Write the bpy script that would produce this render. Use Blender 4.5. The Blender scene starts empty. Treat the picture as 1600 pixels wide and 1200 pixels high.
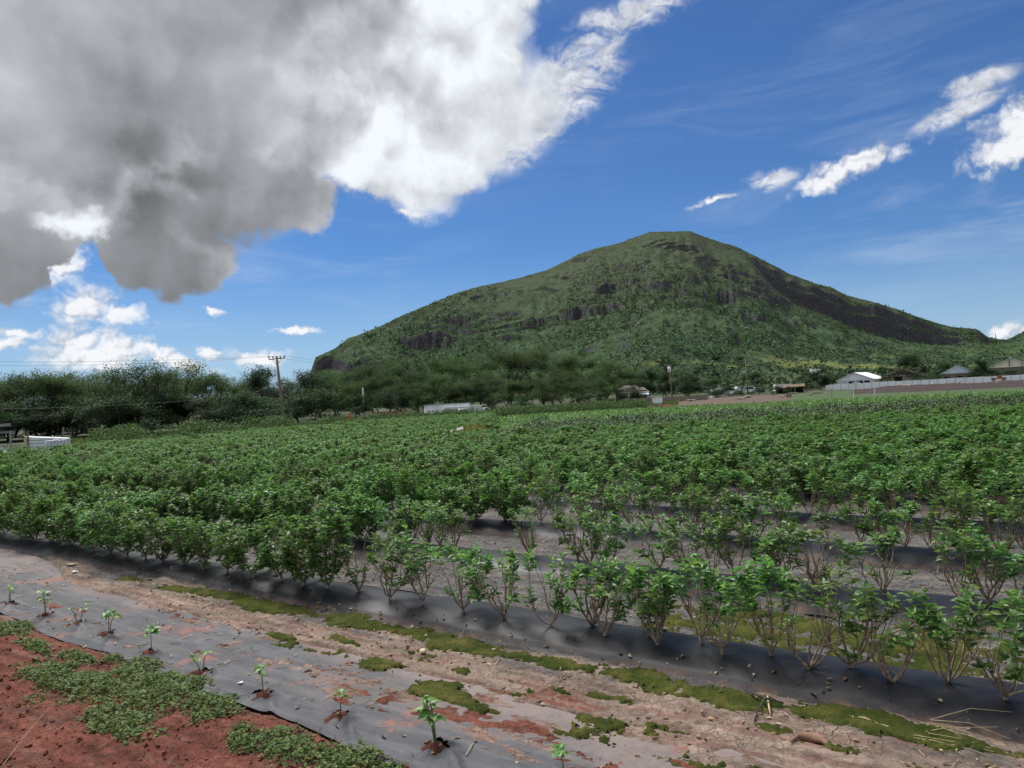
import bpy, math, random
import numpy as np
from mathutils import Matrix, Vector

sc = bpy.context.scene
col = sc.collection
R_ = math.radians

# ------------------------------------------------------------------ camera
CAM_H = 2.0
FPX = 1150.0                       # focal length in pixels of a 1600 x 1200 frame
ROLL, PITCH = R_(3.0), math.atan(22 / 1150.0)
_f = np.array([0, math.cos(PITCH), math.sin(PITCH)])
_r = np.array([1.0, 0, 0])
_u = np.cross(_r, _f)
CR = _r * math.cos(ROLL) - _u * math.sin(ROLL)
CU = _u * math.cos(ROLL) + _r * math.sin(ROLL)
cam_d = bpy.data.cameras.new('camera')
cam = bpy.data.objects.new('camera', cam_d)
col.objects.link(cam)
cam.matrix_world = Matrix(((CR[0], CU[0], -_f[0], 0), (CR[1], CU[1], -_f[1], 0), (CR[2], CU[2], -_f[2], CAM_H), (0, 0, 0, 1)))
cam_d.sensor_fit = 'HORIZONTAL'
cam_d.sensor_width = 36.0
cam_d.lens = 36.0 * FPX / 1600.0
cam_d.clip_start = 0.05
cam_d.clip_end = 20000
sc.camera = cam

# ------------------------------------------------------------------ colour management, sampling
sc.view_settings.view_transform = 'Standard'
sc.view_settings.look = 'None'
sc.view_settings.gamma = 1.0
sc.view_settings.exposure = 0.80
sc.cycles.use_denoising = True
sc.cycles.max_bounces = 6
sc.cycles.diffuse_bounces = 3
sc.cycles.glossy_bounces = 2
sc.cycles.transmission_bounces = 4
sc.cycles.transparent_max_bounces = 6

# ------------------------------------------------------------------ rays and ground coordinates
def ray(px, py):
    return _f * FPX + CR * (px - 800.0) + CU * (600.0 - py)
def azel(px, py):
    d = ray(px, py)
    return math.atan2(d[0], d[1]), math.atan2(d[2], math.hypot(d[0], d[1]))
def at(px, py, r):
    d = ray(px, py); t = r / math.hypot(d[0], d[1])
    return Vector((d[0] * t, d[1] * t, CAM_H + d[2] * t))
def ground_at(px, r, z=0.0):
    p = at(px, 622 - (px - 800) * 0.0524, r); p.z = z
    return p
ROWA = R_(-35.65)                  # direction of the planted rows
UX, UY = -math.cos(ROWA), -math.sin(ROWA)
VX, VY = -math.sin(ROWA), math.cos(ROWA)
def W(u, v, z=0.0):
    return Vector((u * UX + v * VX, u * UY + v * VY, z))
def UV(x, y):
    return x * UX + y * UY, x * VX + y * VY

# ------------------------------------------------------------------ sun and sky
SUN_AZ, SUN_EL = R_(-32), R_(57)
sun_d = bpy.data.lights.new('sun', 'SUN')
sun_d.energy = 3.1
sun_d.angle = R_(32)
sun_d.color = (1.0, 0.97, 0.93)
sun = bpy.data.objects.new('sun', sun_d)
col.objects.link(sun)
sd = Vector((math.sin(SUN_AZ) * math.cos(SUN_EL), math.cos(SUN_AZ) * math.cos(SUN_EL), math.sin(SUN_EL)))
sun.rotation_euler = sd.to_track_quat('Z', 'Y').to_euler()
sun.location = sd * 60

world = bpy.data.worlds.new('World')
sc.world = world
world.use_nodes = True
world.cycles.sampling_method = 'MANUAL'
world.cycles.sample_map_resolution = 512
WT = world.node_tree
WT.nodes.clear()
class NT:
    """small helper that adds nodes and links values or sockets to their inputs"""
    def __init__(s, t): s.t = t
    def n(s, kind, ins=(), **kw):
        nd = s.t.nodes.new(kind)
        for k, v in kw.items(): setattr(nd, k, v)
        for i, v in (ins.items() if isinstance(ins, dict) else enumerate(ins)):
            if v is None: continue
            if isinstance(v, bpy.types.NodeSocket): s.t.links.new(v, nd.inputs[i])
            else: nd.inputs[i].default_value = v
        return nd
    def m(s, op, a, b=None, c=None, clamp=False):
        return s.n('ShaderNodeMath', (a, b, c), operation=op, use_clamp=clamp).outputs[0]
    def vm(s, op, a, b=None):
        nd = s.n('ShaderNodeVectorMath', (a, b), operation=op)
        return nd.outputs['Value'] if op in ('LENGTH', 'DOT_PRODUCT') else nd.outputs[0]
    def smooth(s, x, lo, hi, a=0.0, b=1.0):
        return s.n('ShaderNodeMapRange', (x, lo, hi, a, b), interpolation_type='SMOOTHSTEP').outputs[0]
    def noise(s, vec, scale, detail=5, rough=0.55, dist=0.0, out='Fac'):
        nd = s.n('ShaderNodeTexNoise', {'Scale': scale, 'Detail': detail, 'Roughness': rough, 'Distortion': dist})
        if vec is not None: s.t.links.new(vec, nd.inputs['Vector'])
        return nd.outputs[out]
    def mix(s, f, a, b, mode='MIX'):
        nd = s.n('ShaderNodeMix', data_type='RGBA', blend_type=mode)
        for i, v in ((0, f), (6, a), (7, b)):
            if isinstance(v, bpy.types.NodeSocket): s.t.links.new(v, nd.inputs[i])
            else: nd.inputs[i].default_value = v if i == 0 else (tuple(v) + (1,))[:4]
        return nd.outputs[2]
    def ramp(s, x, stops):
        nd = s.n('ShaderNodeValToRGB', (x,))
        el = nd.color_ramp.elements
        while len(el) < len(stops): el.new(0.5)
        for e, (p, c) in zip(el, stops): e.position = p; e.color = (tuple(c) + (1,))[:4]
        return nd.outputs[0]

def build_sky():
    k = NT(WT)
    sky = k.n('ShaderNodeTexSky', sky_type='NISHITA', sun_disc=False, sun_elevation=SUN_EL, sun_rotation=SUN_AZ,
              altitude=0.0, air_density=1.0, dust_density=0.0, ozone_density=3.0).outputs[0]
    sky = k.mix(1.0, sky, (0.232, 0.352, 0.505), 'MULTIPLY')          # a clear, deep trade-wind blue
    d = k.vm('NORMALIZE', k.n('ShaderNodeTexCoord').outputs['Generated'])
    sx = k.n('ShaderNodeSeparateXYZ', (d,))
    az = k.m('ARCTAN2', sx.outputs[0], sx.outputs[1])
    el = k.m('ARCSINE', sx.outputs[2])
    p0 = k.n('ShaderNodeCombineXYZ', (az, el, 0.0)).outputs[0]
    def cen(x): return k.vm('SUBTRACT', x, (0.5, 0.5, 0.5))
    # outlines are pushed about by noise; billows are rounded cells, large cells carrying smaller ones
    w1 = k.vm('MULTIPLY', cen(k.noise(d, 5.0, 4, 0.6, out='Color')), (0.13, 0.11, 0.0))
    w2 = k.vm('MULTIPLY', cen(k.noise(d, 30.0, 4, 0.62, out='Color')), (0.05, 0.045, 0.0))
    pb = k.vm('ADD', k.vm('ADD', p0, w1), w2)
    ps = k.vm('ADD', k.vm('ADD', p0, k.vm('MULTIPLY', w1, (0.16, 0.16, 0))), k.vm('MULTIPLY', w2, (0.7, 0.6, 0)))
    dw = k.vm('ADD', k.vm('ADD', p0, k.vm('MULTIPLY', w1, (0.7, 0.7, 0))), k.vm('MULTIPLY', w2, (0.8, 0.8, 0)))
    def billow(vec, scale, detail=2.0):
        v = k.n('ShaderNodeTexVoronoi', {'Vector': vec, 'Scale': scale, 'Detail': detail, 'Roughness': 0.5, 'Lacunarity': 2.4}, feature='F1', voronoi_dimensions='2D', normalize=False)
        return k.m('SUBTRACT', 1.0, k.m('POWER', v.outputs['Distance'], 1.6))
    sunward = Vector((-0.35, 0.94, 0.0))
    def lit(scale, step, detail=2.0):
        """billow height minus its height a step nearer the sun: bright flanks and shaded undersides"""
        a = billow(dw, scale, detail)
        return a, k.m('SUBTRACT', a, billow(k.vm('ADD', dw, tuple(sunward * step)), scale, detail))
    puff, rel_b = lit(6.5, 0.030, 1.6)
    puff_s, rel_s = lit(42.0, 0.006, 1.0)
    n_mid = k.noise(d, 6.5, 4, 0.45)
    n_edge = k.noise(d, 15.0, 6, 0.6)
    def blobs(p, lst):
        acc = None
        for (px, py, rx, ry, rot) in lst:
            a, e = azel(px, py)
            if abs(rot) > 7:
                q = k.n('ShaderNodeMapping', {'Vector': p, 'Location': (a, e, 0), 'Rotation': (0, 0, R_(rot)), 'Scale': (rx / FPX, ry / FPX, 1)}, vector_type='TEXTURE').outputs[0]
            else:
                q = k.n('ShaderNodeVectorMath', (p, (FPX / rx, FPX / ry, 0), (-a * FPX / rx, -e * FPX / ry, 0)), operation='MULTIPLY_ADD').outputs[0]
            f = k.vm('LENGTH', q)
            acc = f if acc is None else k.n('ShaderNodeMath', (acc, f, 0.12), operation='SMOOTH_MIN').outputs[0]
        return k.m('SUBTRACT', 1.0, acc)
    S = 6.9
    def grey(f, warm=0.0):
        return k.n('ShaderNodeCombineColor', (k.m('MULTIPLY', f, S * (0.985 + warm)), k.m('MULTIPLY', f, S), k.m('MULTIPLY', f, S * (1.035 - warm)))).outputs[0]
    def clampf(x, lo, hi): return k.m('MINIMUM', k.m('MAXIMUM', x, lo), hi)
    c = sky
    # thin high veil: streaks drawn out along the wind, over the whole sky, thicker towards the horizon
    vs = k.n('ShaderNodeMapping', {'Vector': p0, 'Rotation': (0, 0, R_(10)), 'Scale': (2.6, 15.0, 1)}).outputs[0]
    veil = k.m('MULTIPLY', k.smooth(k.noise(vs, 1.3, 8, 0.64, 0.8), 0.44, 0.85), k.smooth(k.noise(d, 2.1, 3, 0.5), 0.36, 0.60))
    veil = k.m('MULTIPLY', veil, k.m('MULTIPLY_ADD', k.smooth(el, 0.45, 0.05), 0.48, 0.12))
    c = k.mix(veil, c, (0.60 * S, 0.66 * S, 0.75 * S))
    c = k.mix(k.smooth(el, 0.20, 0.0, 0.0, 0.55), c, (0.40 * S, 0.53 * S, 0.68 * S))
    # streaks torn off the edge of the bank
    st = blobs(k.vm('ADD', p0, k.vm('MULTIPLY', w1, (0.3, 0.3, 0))), [(895, 135, 150, 66, 36), (820, 205, 140, 60, 34), (1000, 12, 130, 30, 8), (730, 262, 70, 30, 20),
                   (1530, 130, 66, 22, 12), (1495, 178, 80, 20, 16), (1205, 280, 50, 20, 0), (700, 300, 70, 14, 10)])
    sm = k.n('ShaderNodeMapping', {'Vector': k.vm('ADD', p0, k.vm('MULTIPLY', w2, (0.6, 0.6, 0))), 'Rotation': (0, 0, R_(-48)), 'Scale': (18.0, 40.0, 1)}).outputs[0]
    fs = k.m('MULTIPLY_ADD', k.m('SUBTRACT', k.noise(sm, 1.0, 9, 0.66, 0.9), 0.45), 3.4, st)
    c = k.mix(k.m('MULTIPLY', k.smooth(fs, 0.0, 1.1), k.m('MULTIPLY', k.smooth(st, 0.0, 0.55), 0.82)), c, grey(k.m('MULTIPLY_ADD', rel_s, 0.25, 0.66)))
    # small fair-weather cumulus: lit tops, grey bases
    small = blobs(ps, [(150, 556, 88, 30, 0), (130, 530, 56, 34, 0), (185, 542, 50, 26, 0), (130, 478, 56, 30, 0), (188, 490, 46, 17, 0), (248, 552, 46, 16, -25), (290, 569, 50, 13, -8),
                       (328, 548, 26, 12, -20), (402, 556, 52, 19, 0), (336, 486, 20, 9, -15), (312, 394, 42, 24, -30), (12, 533, 26, 12, 0), (20, 517, 40, 7, 0),
                       (88, 400, 34, 46, 0), (1335, 256, 80, 20, 9), (1285, 287, 58, 17, 9), (1114, 312, 40, 7, 8),
                       (1580, 232, 70, 32, 15), (1610, 185, 80, 36, 20), (1592, 516, 56, 16, 8), (470, 513, 40, 6, 4), (640, 333, 28, 7, 0)])
    fsm = k.m('MULTIPLY_ADD', k.m('SUBTRACT', puff_s, 0.62), 0.45, k.m('MULTIPLY_ADD', k.m('SUBTRACT', k.noise(d, 40.0, 5, 0.62), 0.5), 1.0, small))
    core = k.smooth(fsm, 0.15, 0.9)
    gs = k.m('MULTIPLY_ADD', rel_s, 0.30, k.m('MULTIPLY_ADD', k.noise(d, 14.0, 4, 0.5), -0.40, k.m('MULTIPLY_ADD', core, 0.14, 0.86)))
    c = k.mix(k.m('MULTIPLY', k.smooth(fsm, -0.12, 0.75), 0.95), c, grey(clampf(gs, 0.40, 0.80), 0.005))
    # the great cloud: one mass, white where the sun reaches it, grey below; it runs on beyond the frame
    mass = blobs(pb, [(640, 130, 235, 190, 0), (600, 235, 130, 90, 15), (760, 40, 120, 140, 0), (690, -150, 300, 160, 0), (300, -60, 420, 220, 0), (80, 140, 420, 180, 0), (330, 150, 300, 180, 0),
                      (330, 285, 190, 66, -4), (468, 325, 82, 46, 0), (236, 392, 112, 62, 0), (12, 404, 66, 52, 0), (30, 320, 70, 44, 0), (215, 340, 90, 40, 0), (-350, 150, 420, 260, 0), (-150, -250, 600, 260, 0),
                      (300, -220, 420, 200, 0), (-700, 250, 300, 150, 0)])
    fm = k.m('MULTIPLY_ADD', k.m('SUBTRACT', puff, 0.45), 0.30, k.m('MULTIPLY_ADD', k.m('SUBTRACT', n_edge, 0.5), 0.46, mass))
    gap = blobs(pb, [(106, 440, 30, 56, 0)])
    fm = k.m('SUBTRACT', fm, k.m('MULTIPLY', k.m('MAXIMUM', k.m('ADD', gap, 0.15), 0.0), 1.1))
    am = k.smooth(fm, -0.04, 0.22)
    shade = blobs(k.vm('ADD', p0, k.vm('MULTIPLY', w1, (0.9, 0.9, 0))), [(40, 120, 440, 270, 0), (320, 100, 230, 220, 0), (370, 325, 290, 110, -4), (230, 410, 180, 110, 0), (0, 400, 130, 110, 0),
                   (-350, 150, 480, 320, 0), (-150, -250, 600, 300, 0), (250, -220, 420, 240, 0), (-700, 250, 400, 250, 0)])
    sun_gap = blobs(pb, [(90, 350, 50, 18, 0), (540, 270, 60, 60, 0)])
    dk = k.m('MULTIPLY_ADD', k.m('SUBTRACT', n_mid, 0.5), 0.9, k.m('MULTIPLY_ADD', k.m('SUBTRACT', n_edge, 0.5), 0.35, shade))
    dk = k.m('MULTIPLY_ADD', rel_b, -0.30, k.m('SUBTRACT', dk, k.m('MULTIPLY', k.m('MAXIMUM', sun_gap, 0.0), 0.55)))
    dk = k.smooth(dk, -0.22, 0.55)
    bright = k.m('MULTIPLY_ADD', rel_b, 0.30, k.m('MULTIPLY_ADD', k.smooth(n_mid, 0.40, 0.64), -0.24, k.m('MULTIPLY_ADD', k.m('SUBTRACT', n_edge, 0.5), -0.60, 0.785)))
    bright = clampf(bright, 0.34, 0.80)
    n_big = k.noise(k.vm('ADD', d, (0.3, 0.1, 0.2)), 4.0, 5, 0.5)
    dim = k.m('MULTIPLY_ADD', rel_b, 0.10, k.m('MULTIPLY_ADD', k.m('SUBTRACT', n_big, 0.5), 0.62, k.m('MULTIPLY_ADD', k.m('SUBTRACT', n_edge, 0.5), -0.16, 0.30)))
    dim = k.m('MULTIPLY', dim, k.smooth(el, 0.12, 0.36, 0.62, 1.08))
    dim = clampf(dim, 0.115, 0.50)
    gm = k.n('ShaderNodeMix', (dk, None, bright, dim), data_type='FLOAT').outputs[0]
    c = k.mix(am, c, grey(gm, -0.03))
    # broken trade-wind cumulus out of view, overhead and behind, brightened to add ambient light
    out = k.m('MULTIPLY', k.m('MAXIMUM', k.smooth(k.m('ABSOLUTE', az), 0.85, 1.2), k.smooth(el, 0.66, 0.85)), k.smooth(el, 0.03, 0.2))
    fo = k.m('MULTIPLY', k.smooth(k.noise(d, 3.2, 6, 0.56, 0.3), 0.43, 0.53), out)
    c = k.mix(fo, c, grey(k.m('MULTIPLY_ADD', n_mid, -0.6, 1.12)))
    bg = k.n('ShaderNodeBackground', (c, 0.1))
    k.t.links.new(bg.outputs[0], k.n('ShaderNodeOutputWorld').inputs[0])
build_sky()

# ------------------------------------------------------------------ mesh helpers
def fast_mesh(name, V, F, mats=(), mat_idx=None, smooth=False):
    """V (n,3); F (m,k) array or a list of such arrays"""
    if not isinstance(F, list): F = [F]
    F = [np.asarray(f, np.int32) for f in F if len(f)]
    me = bpy.data.meshes.new(name)
    V = np.asarray(V, np.float32)
    me.vertices.add(len(V)); me.vertices.foreach_set('co', V.ravel())
    loops = np.concatenate([f.ravel() for f in F])
    sizes = np.concatenate([np.full(len(f), f.shape[1], np.int32) for f in F])
    me.loops.add(len(loops)); me.loops.foreach_set('vertex_index', loops)
    me.polygons.add(len(sizes))
    starts = np.concatenate([[0], np.cumsum(sizes)[:-1]]).astype(np.int32)
    me.polygons.foreach_set('loop_start', starts)
    if mat_idx is not None: me.polygons.foreach_set('material_index', np.asarray(mat_idx, np.int32))
    me.polygons.foreach_set('use_smooth', np.full(len(sizes), smooth))
    for m in mats: me.materials.append(m)
    me.update(calc_edges=True)
    return me
class MB:
    """collects boxes, tubes and plates, then builds ONE mesh object"""
    def __init__(s): s.v = []; s.f = []
    def add(s, vs, fs):
        b = len(s.v); s.v += [tuple(p) for p in vs]; s.f += [tuple(i + b for i in q) for q in fs]; return s
    def box(s, c, size, rot=None):
        h = Vector(size) / 2; c = Vector(c)
        vs = [Vector((x * h.x, y * h.y, z * h.z)) for z in (-1, 1) for y in (-1, 1) for x in (-1, 1)]
        if rot is not None: vs = [rot @ p for p in vs]
        return s.add([p + c for p in vs], [(0, 2, 3, 1), (4, 5, 7, 6), (0, 1, 5, 4), (2, 6, 7, 3), (0, 4, 6, 2), (1, 3, 7, 5)])
    def bar(s, a, b, w, h=None):
        a, b = Vector(a), Vector(b); d = b - a
        q = d.to_track_quat('X', 'Z').to_matrix()
        return s.box((a + b) / 2, (d.length, w, h or w), q)
    def tube(s, pts, rad, n=6, cap=True):
        pts = [Vector(p) for p in pts]
        if not hasattr(rad, '__len__'): rad = [rad] * len(pts)
        b = len(s.v)
        ref = None
        for i, p in enumerate(pts):
            t = (pts[min(i + 1, len(pts) - 1)] - pts[max(i - 1, 0)])
            t = t.normalized() if t.length > 1e-9 else Vector((0, 0, 1))
            if ref is None: ref = Vector((1, 0, 0)) if abs(t.x) < 0.8 else Vector((0, 1, 0))
            x = (ref - t * ref.dot(t)).normalized(); ref = x; y = t.cross(x)
            for j in range(n):
                a = 2 * math.pi * j / n
                s.v.append(tuple(p + (x * math.cos(a) + y * math.sin(a)) * rad[i]))
        for i in range(len(pts) - 1):
            for j in range(n):
                s.f.append((b + i * n + j, b + i * n + (j + 1) % n, b + (i + 1) * n + (j + 1) % n, b + (i + 1) * n + j))
        if cap:
            s.f.append(tuple(b + j for j in reversed(range(n))))
            e = b + (len(pts) - 1) * n
            s.f.append(tuple(e + j for j in range(n)))
        return s
    def prism(s, poly, axis_vec):
        """extrude a planar polygon (3-D points) along a vector"""
        n = len(poly); a = [Vector(p) for p in poly]; b = [p + Vector(axis_vec) for p in a]
        return s.add(a + b, [tuple(reversed(range(n))), tuple(range(n, 2 * n))] + [(i, (i + 1) % n, n + (i + 1) % n, n + i) for i in range(n)])
    def mesh(s, name, mat=None, smooth=False):
        me = bpy.data.meshes.new(name); me.from_pydata(s.v, [], s.f)
        if mat: me.materials.append(mat)
        if smooth: me.polygons.foreach_set('use_smooth', [True] * len(me.polygons))
        me.update(); return me
    def build(s, name, mat, parent=None, smooth=False):
        return link(name, s.mesh(name, mat, smooth), parent)
def link(name, me, parent=None, loc=None, rotz=None):
    o = bpy.data.objects.new(name, me); col.objects.link(o)
    if parent is not None: o.parent = parent
    if loc is not None: o.location = loc
    if rotz is not None: o.rotation_euler = (0, 0, rotz)
    return o
def tag(o, label=None, cat=None, group=None, kind=None):
    if label: o['label'] = label
    if cat: o['category'] = cat
    if group: o['group'] = group
    if kind: o['kind'] = kind
    return o
def thing(name, label, cat, loc=(0, 0, 0), rotz=0.0, group=None):
    o = link(name, None, None, loc, rotz); o.empty_display_size = 0.2
    return tag(o, label, cat, group)
def copy_thing(src, loc, rotz, scale=None, label=None, group=None):
    c = src.copy(); col.objects.link(c); c.location = loc; c.rotation_euler = (0, 0, rotz)
    if scale is not None: c.scale = scale
    tag(c, label, None, group)
    for ch in src.children:
        d = ch.copy(); col.objects.link(d); d.parent = c
        for g in ch.children:
            e = g.copy(); col.objects.link(e); e.parent = d
    return c
ORD = ['zeroth', 'first', 'second', 'third', 'fourth', 'fifth', 'sixth', 'seventh', 'eighth', 'ninth', 'tenth', 'eleventh', 'twelfth', 'thirteenth', 'fourteenth',
       'fifteenth', 'sixteenth', 'seventeenth', 'eighteenth', 'nineteenth', 'twentieth']
TENS = {2: 'twenty', 3: 'thirty', 4: 'forty', 5: 'fifty', 6: 'sixty', 7: 'seventy', 8: 'eighty', 9: 'ninety'}
def ordinal(n):
    if n <= 20: return ORD[n]
    t, o = divmod(n, 10)
    return TENS[t][:-1] + 'ieth' if o == 0 else TENS[t] + '-' + ORD[o]

# numpy gradient noise
_perm = np.random.RandomState(7).permutation(4096).astype(np.int64)
def perlin(x, y, seed=0):
    x = np.asarray(x, float) + seed * 17.31; y = np.asarray(y, float) + seed * 9.77
    xi, yi = np.floor(x).astype(np.int64), np.floor(y).astype(np.int64)
    xf, yf = x - xi, y - yi
    def g(ix, iy, dx, dy):
        h = _perm[(_perm[ix & 4095] + iy) & 4095] * (2 * math.pi / 4096)
        return np.cos(h) * dx + np.sin(h) * dy
    s, t = xf * xf * xf * (xf * (xf * 6 - 15) + 10), yf * yf * yf * (yf * (yf * 6 - 15) + 10)
    a = g(xi, yi, xf, yf) * (1 - s) + g(xi + 1, yi, xf - 1, yf) * s
    b = g(xi, yi + 1, xf, yf - 1) * (1 - s) + g(xi + 1, yi + 1, xf - 1, yf - 1) * s
    return (a * (1 - t) + b * t) * 1.5
def fbm(x, y, octs=4, seed=0, gain=0.5):
    r = 0; a = 1.0; fr = 1.0
    for i in range(octs):
        r = r + a * perlin(x * fr, y * fr, seed + i * 3); a *= gain; fr *= 2.03
    return r
def sstep(x, a, b):
    t = np.clip((np.asarray(x, float) - a) / (b - a), 0, 1)
    return t * t * (3 - 2 * t)

# ------------------------------------------------------------------ materials
def srgb(r, g, b):
    return tuple(((c / 255) / 12.92 if c / 255 <= 0.04045 else ((c / 255 + 0.055) / 1.055) ** 2.4) for c in (r, g, b))
def new_mat(name):
    m = bpy.data.materials.new(name); m.use_nodes = True; m.node_tree.nodes.clear()
    return m, NT(m.node_tree)
def finish(k, bsdf):
    k.t.links.new(bsdf, k.n('ShaderNodeOutputMaterial').inputs[0])
def pbsdf(k, color, rough=0.6, spec=0.4, bump=None, bump_str=0.5, bump_dist=0.01, metal=0.0):
    ins = {'Base Color': color if isinstance(color, bpy.types.NodeSocket) else (tuple(color) + (1,))[:4], 'Roughness': rough, 'Specular IOR Level': spec, 'Metallic': metal}
    if bump is not None:
        ins['Normal'] = k.n('ShaderNodeBump', {'Height': bump, 'Strength': bump_str, 'Distance': bump_dist}).outputs[0]
    return k.n('ShaderNodeBsdfPrincipled', ins).outputs[0]
def plain(name, c, rough=0.6, spec=0.3, var=0.25, scale=3.0, metal=0.0, bump=0.2, dirt=None):
    """painted or weathered surface: base colour broken up by noise and streaks of grime"""
    m, k = new_mat(name)
    co = k.n('ShaderNodeTexCoord').outputs['Object']
    n = k.noise(co, scale, 6, 0.6)
    c1 = k.mix(k.smooth(n, 0.35, 0.7), tuple(x * (1 - var) for x in c), tuple(min(1, x * (1 + var * 0.5)) for x in c))
    if dirt is not None:
        st = k.n('ShaderNodeMapping', {'Vector': co, 'Scale': (1.6, 1.6, 0.25)}).outputs[0]
        c1 = k.mix(k.m('MULTIPLY', k.smooth(k.noise(st, scale * 0.8, 6, 0.65), 0.48, 0.75), 0.75), c1, dirt)
    finish(k, pbsdf(k, c1, rough, spec, n, bump, 0.01, metal)); return m
def leaf_mat(name, dark, light, young=None, rough=0.5, trans=0.3, spec=0.35):
    m, k = new_mat(name)
    rnd = k.n('ShaderNodeNewGeometry').outputs['Random Per Island']
    ob = k.n('ShaderNodeObjectInfo').outputs['Random']
    stops = [(0.0, dark), (0.75, light)] + ([(0.97, young)] if young else [])
    c = k.ramp(rnd, stops)
    hs = k.n('ShaderNodeHueSaturation', {'Color': c, 'Hue': k.m('MULTIPLY_ADD', ob, 0.035, 0.483), 'Value': k.m('MULTIPLY_ADD', ob, 0.50, 0.75)}).outputs[0]
    b = pbsdf(k, hs, rough, spec)
    tr = k.n('ShaderNodeBsdfTranslucent', (k.mix(0.5, hs, (0.9, 1.0, 0.35), 'MULTIPLY'),)).outputs[0]
    finish(k, k.n('ShaderNodeMixShader', (trans, b, tr)).outputs[0]); return m
def bark_mat(name, a, b):
    m, k = new_mat(name)
    co = k.n('ShaderNodeTexCoord').outputs['Object']
    st = k.n('ShaderNodeMapping', {'Vector': co, 'Scale': (6, 6, 1.3)}).outputs[0]
    n = k.noise(st, 9.0, 5, 0.65)
    finish(k, pbsdf(k, k.mix(k.smooth(n, 0.35, 0.65), a, b), 0.85, 0.15, n, 0.6, 0.004)); return m

M = {}
M['leaf'] = leaf_mat('crop_leaf', (0.052, 0.130, 0.033), (0.132, 0.270, 0.066), (0.235, 0.345, 0.085), 0.42, 0.42, 0.40)
M['stem'] = bark_mat('crop_stem', (0.13, 0.095, 0.068), (0.36, 0.28, 0.20))
M['seedling_leaf'] = leaf_mat('seedling_leaf', (0.07, 0.17, 0.035), (0.14, 0.28, 0.06), (0.25, 0.33, 0.06), 0.42, 0.35)
M['seedling_stem'] = plain('seedling_stem', (0.14, 0.17, 0.07), 0.6, 0.3, 0.3, 40)
M['weed'] = leaf_mat('weed_leaf', (0.046, 0.086, 0.022), (0.118, 0.175, 0.050), (0.21, 0.22, 0.08), 0.6, 0.32, 0.2)
M['grass'] = leaf_mat('grass_blade', (0.06, 0.10, 0.035), (0.12, 0.16, 0.06), (0.22, 0.21, 0.10), 0.8, 0.3, 0.1)
M['drygrass'] = leaf_mat('dry_grass', (0.14, 0.18, 0.05), (0.28, 0.29, 0.10), None, 0.7, 0.3)
M['tree'] = leaf_mat('feathery_tree_leaf', (0.050, 0.086, 0.040), (0.098, 0.142, 0.064), None, 0.8, 0.36, 0.12)
M['tree_green'] = leaf_mat('green_tree_leaf', (0.044, 0.084, 0.038), (0.086, 0.134, 0.058), None, 0.8, 0.36, 0.12)
M['tree_dark'] = leaf_mat('dark_tree_leaf', (0.020, 0.044, 0.020), (0.044, 0.078, 0.034), None, 0.7, 0.25, 0.15)
M['bark'] = bark_mat('tree_bark', (0.035, 0.030, 0.027), (0.085, 0.074, 0.066))
M['bush'] = leaf_mat('bush_leaf', (0.026, 0.054, 0.025), (0.058, 0.098, 0.042), None, 0.7, 0.28, 0.15)
M['scrub'] = leaf_mat('scrub_leaf', (0.029, 0.058, 0.030), (0.060, 0.097, 0.045), (0.080, 0.115, 0.052), 0.7, 0.15, 0.2)
M['wood'] = plain('weathered_wood', (0.24, 0.20, 0.16), 0.8, 0.2, 0.4, 4.0)
M['greywood'] = plain('grey_wood', (0.34, 0.32, 0.29), 0.8, 0.2, 0.35, 4.0)
M['straw'] = plain('straw', (0.46, 0.36, 0.22), 0.8, 0.2, 0.3, 20)
M['white'] = plain('white_paint', (0.80, 0.81, 0.80), 0.5, 0.4, 0.1, 1.5, 0, 0.1, (0.55, 0.53, 0.49))
M['wallwhite'] = plain('white_panel', (0.86, 0.87, 0.87), 0.6, 0.3, 0.08, 0.6, 0, 0.1, (0.62, 0.59, 0.54))
M['palegreen'] = plain('pale_green_metal', (0.55, 0.62, 0.58), 0.5, 0.4, 0.15, 1.0, 0, 0.1, (0.25, 0.23, 0.19))
M['paleblue'] = plain('pale_blue_roof', (0.64, 0.74, 0.78), 0.5, 0.4, 0.12, 0.6, 0, 0.1, (0.36, 0.38, 0.38))
M['tan'] = plain('tan_roof', (0.74, 0.65, 0.51), 0.7, 0.3, 0.2, 0.6, 0, 0.1, (0.26, 0.20, 0.14))
M['brownwall'] = plain('brown_block_wall', (0.20, 0.16, 0.13), 0.8, 0.2, 0.3, 0.8)
M['tanwall'] = plain('tan_wall', (0.36, 0.30, 0.23), 0.8, 0.2, 0.25, 0.8)
M['rust'] = plain('rusty_sheet', (0.20, 0.13, 0.09), 0.8, 0.2, 0.4, 0.8)
M['shingle'] = plain('grey_brown_shingle', (0.27, 0.22, 0.18), 0.85, 0.2, 0.25, 2.0)
M['tarp'] = plain('blue_white_tarp', (0.58, 0.66, 0.76), 0.45, 0.4, 0.1, 1.0)
M['redpaint'] = plain('rusty_red', (0.30, 0.085, 0.06), 0.7, 0.3, 0.3, 1.0)
M['orange'] = plain('orange_paint', (0.62, 0.22, 0.05), 0.5, 0.4, 0.2, 1.0)
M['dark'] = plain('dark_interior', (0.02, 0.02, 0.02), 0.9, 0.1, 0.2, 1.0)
M['glass'] = plain('dark_glass', (0.03, 0.04, 0.05), 0.08, 0.6, 0.1, 1.0, 0, 0.0)
M['rubber'] = plain('black_rubber', (0.025, 0.025, 0.025), 0.7, 0.3, 0.2, 8)
M['steel'] = plain('grey_steel', (0.30, 0.31, 0.32), 0.45, 0.5, 0.2, 3, 0.6)
M['pipe'] = plain('black_hose', (0.022, 0.022, 0.024), 0.5, 0.4, 0.3, 6)
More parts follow.
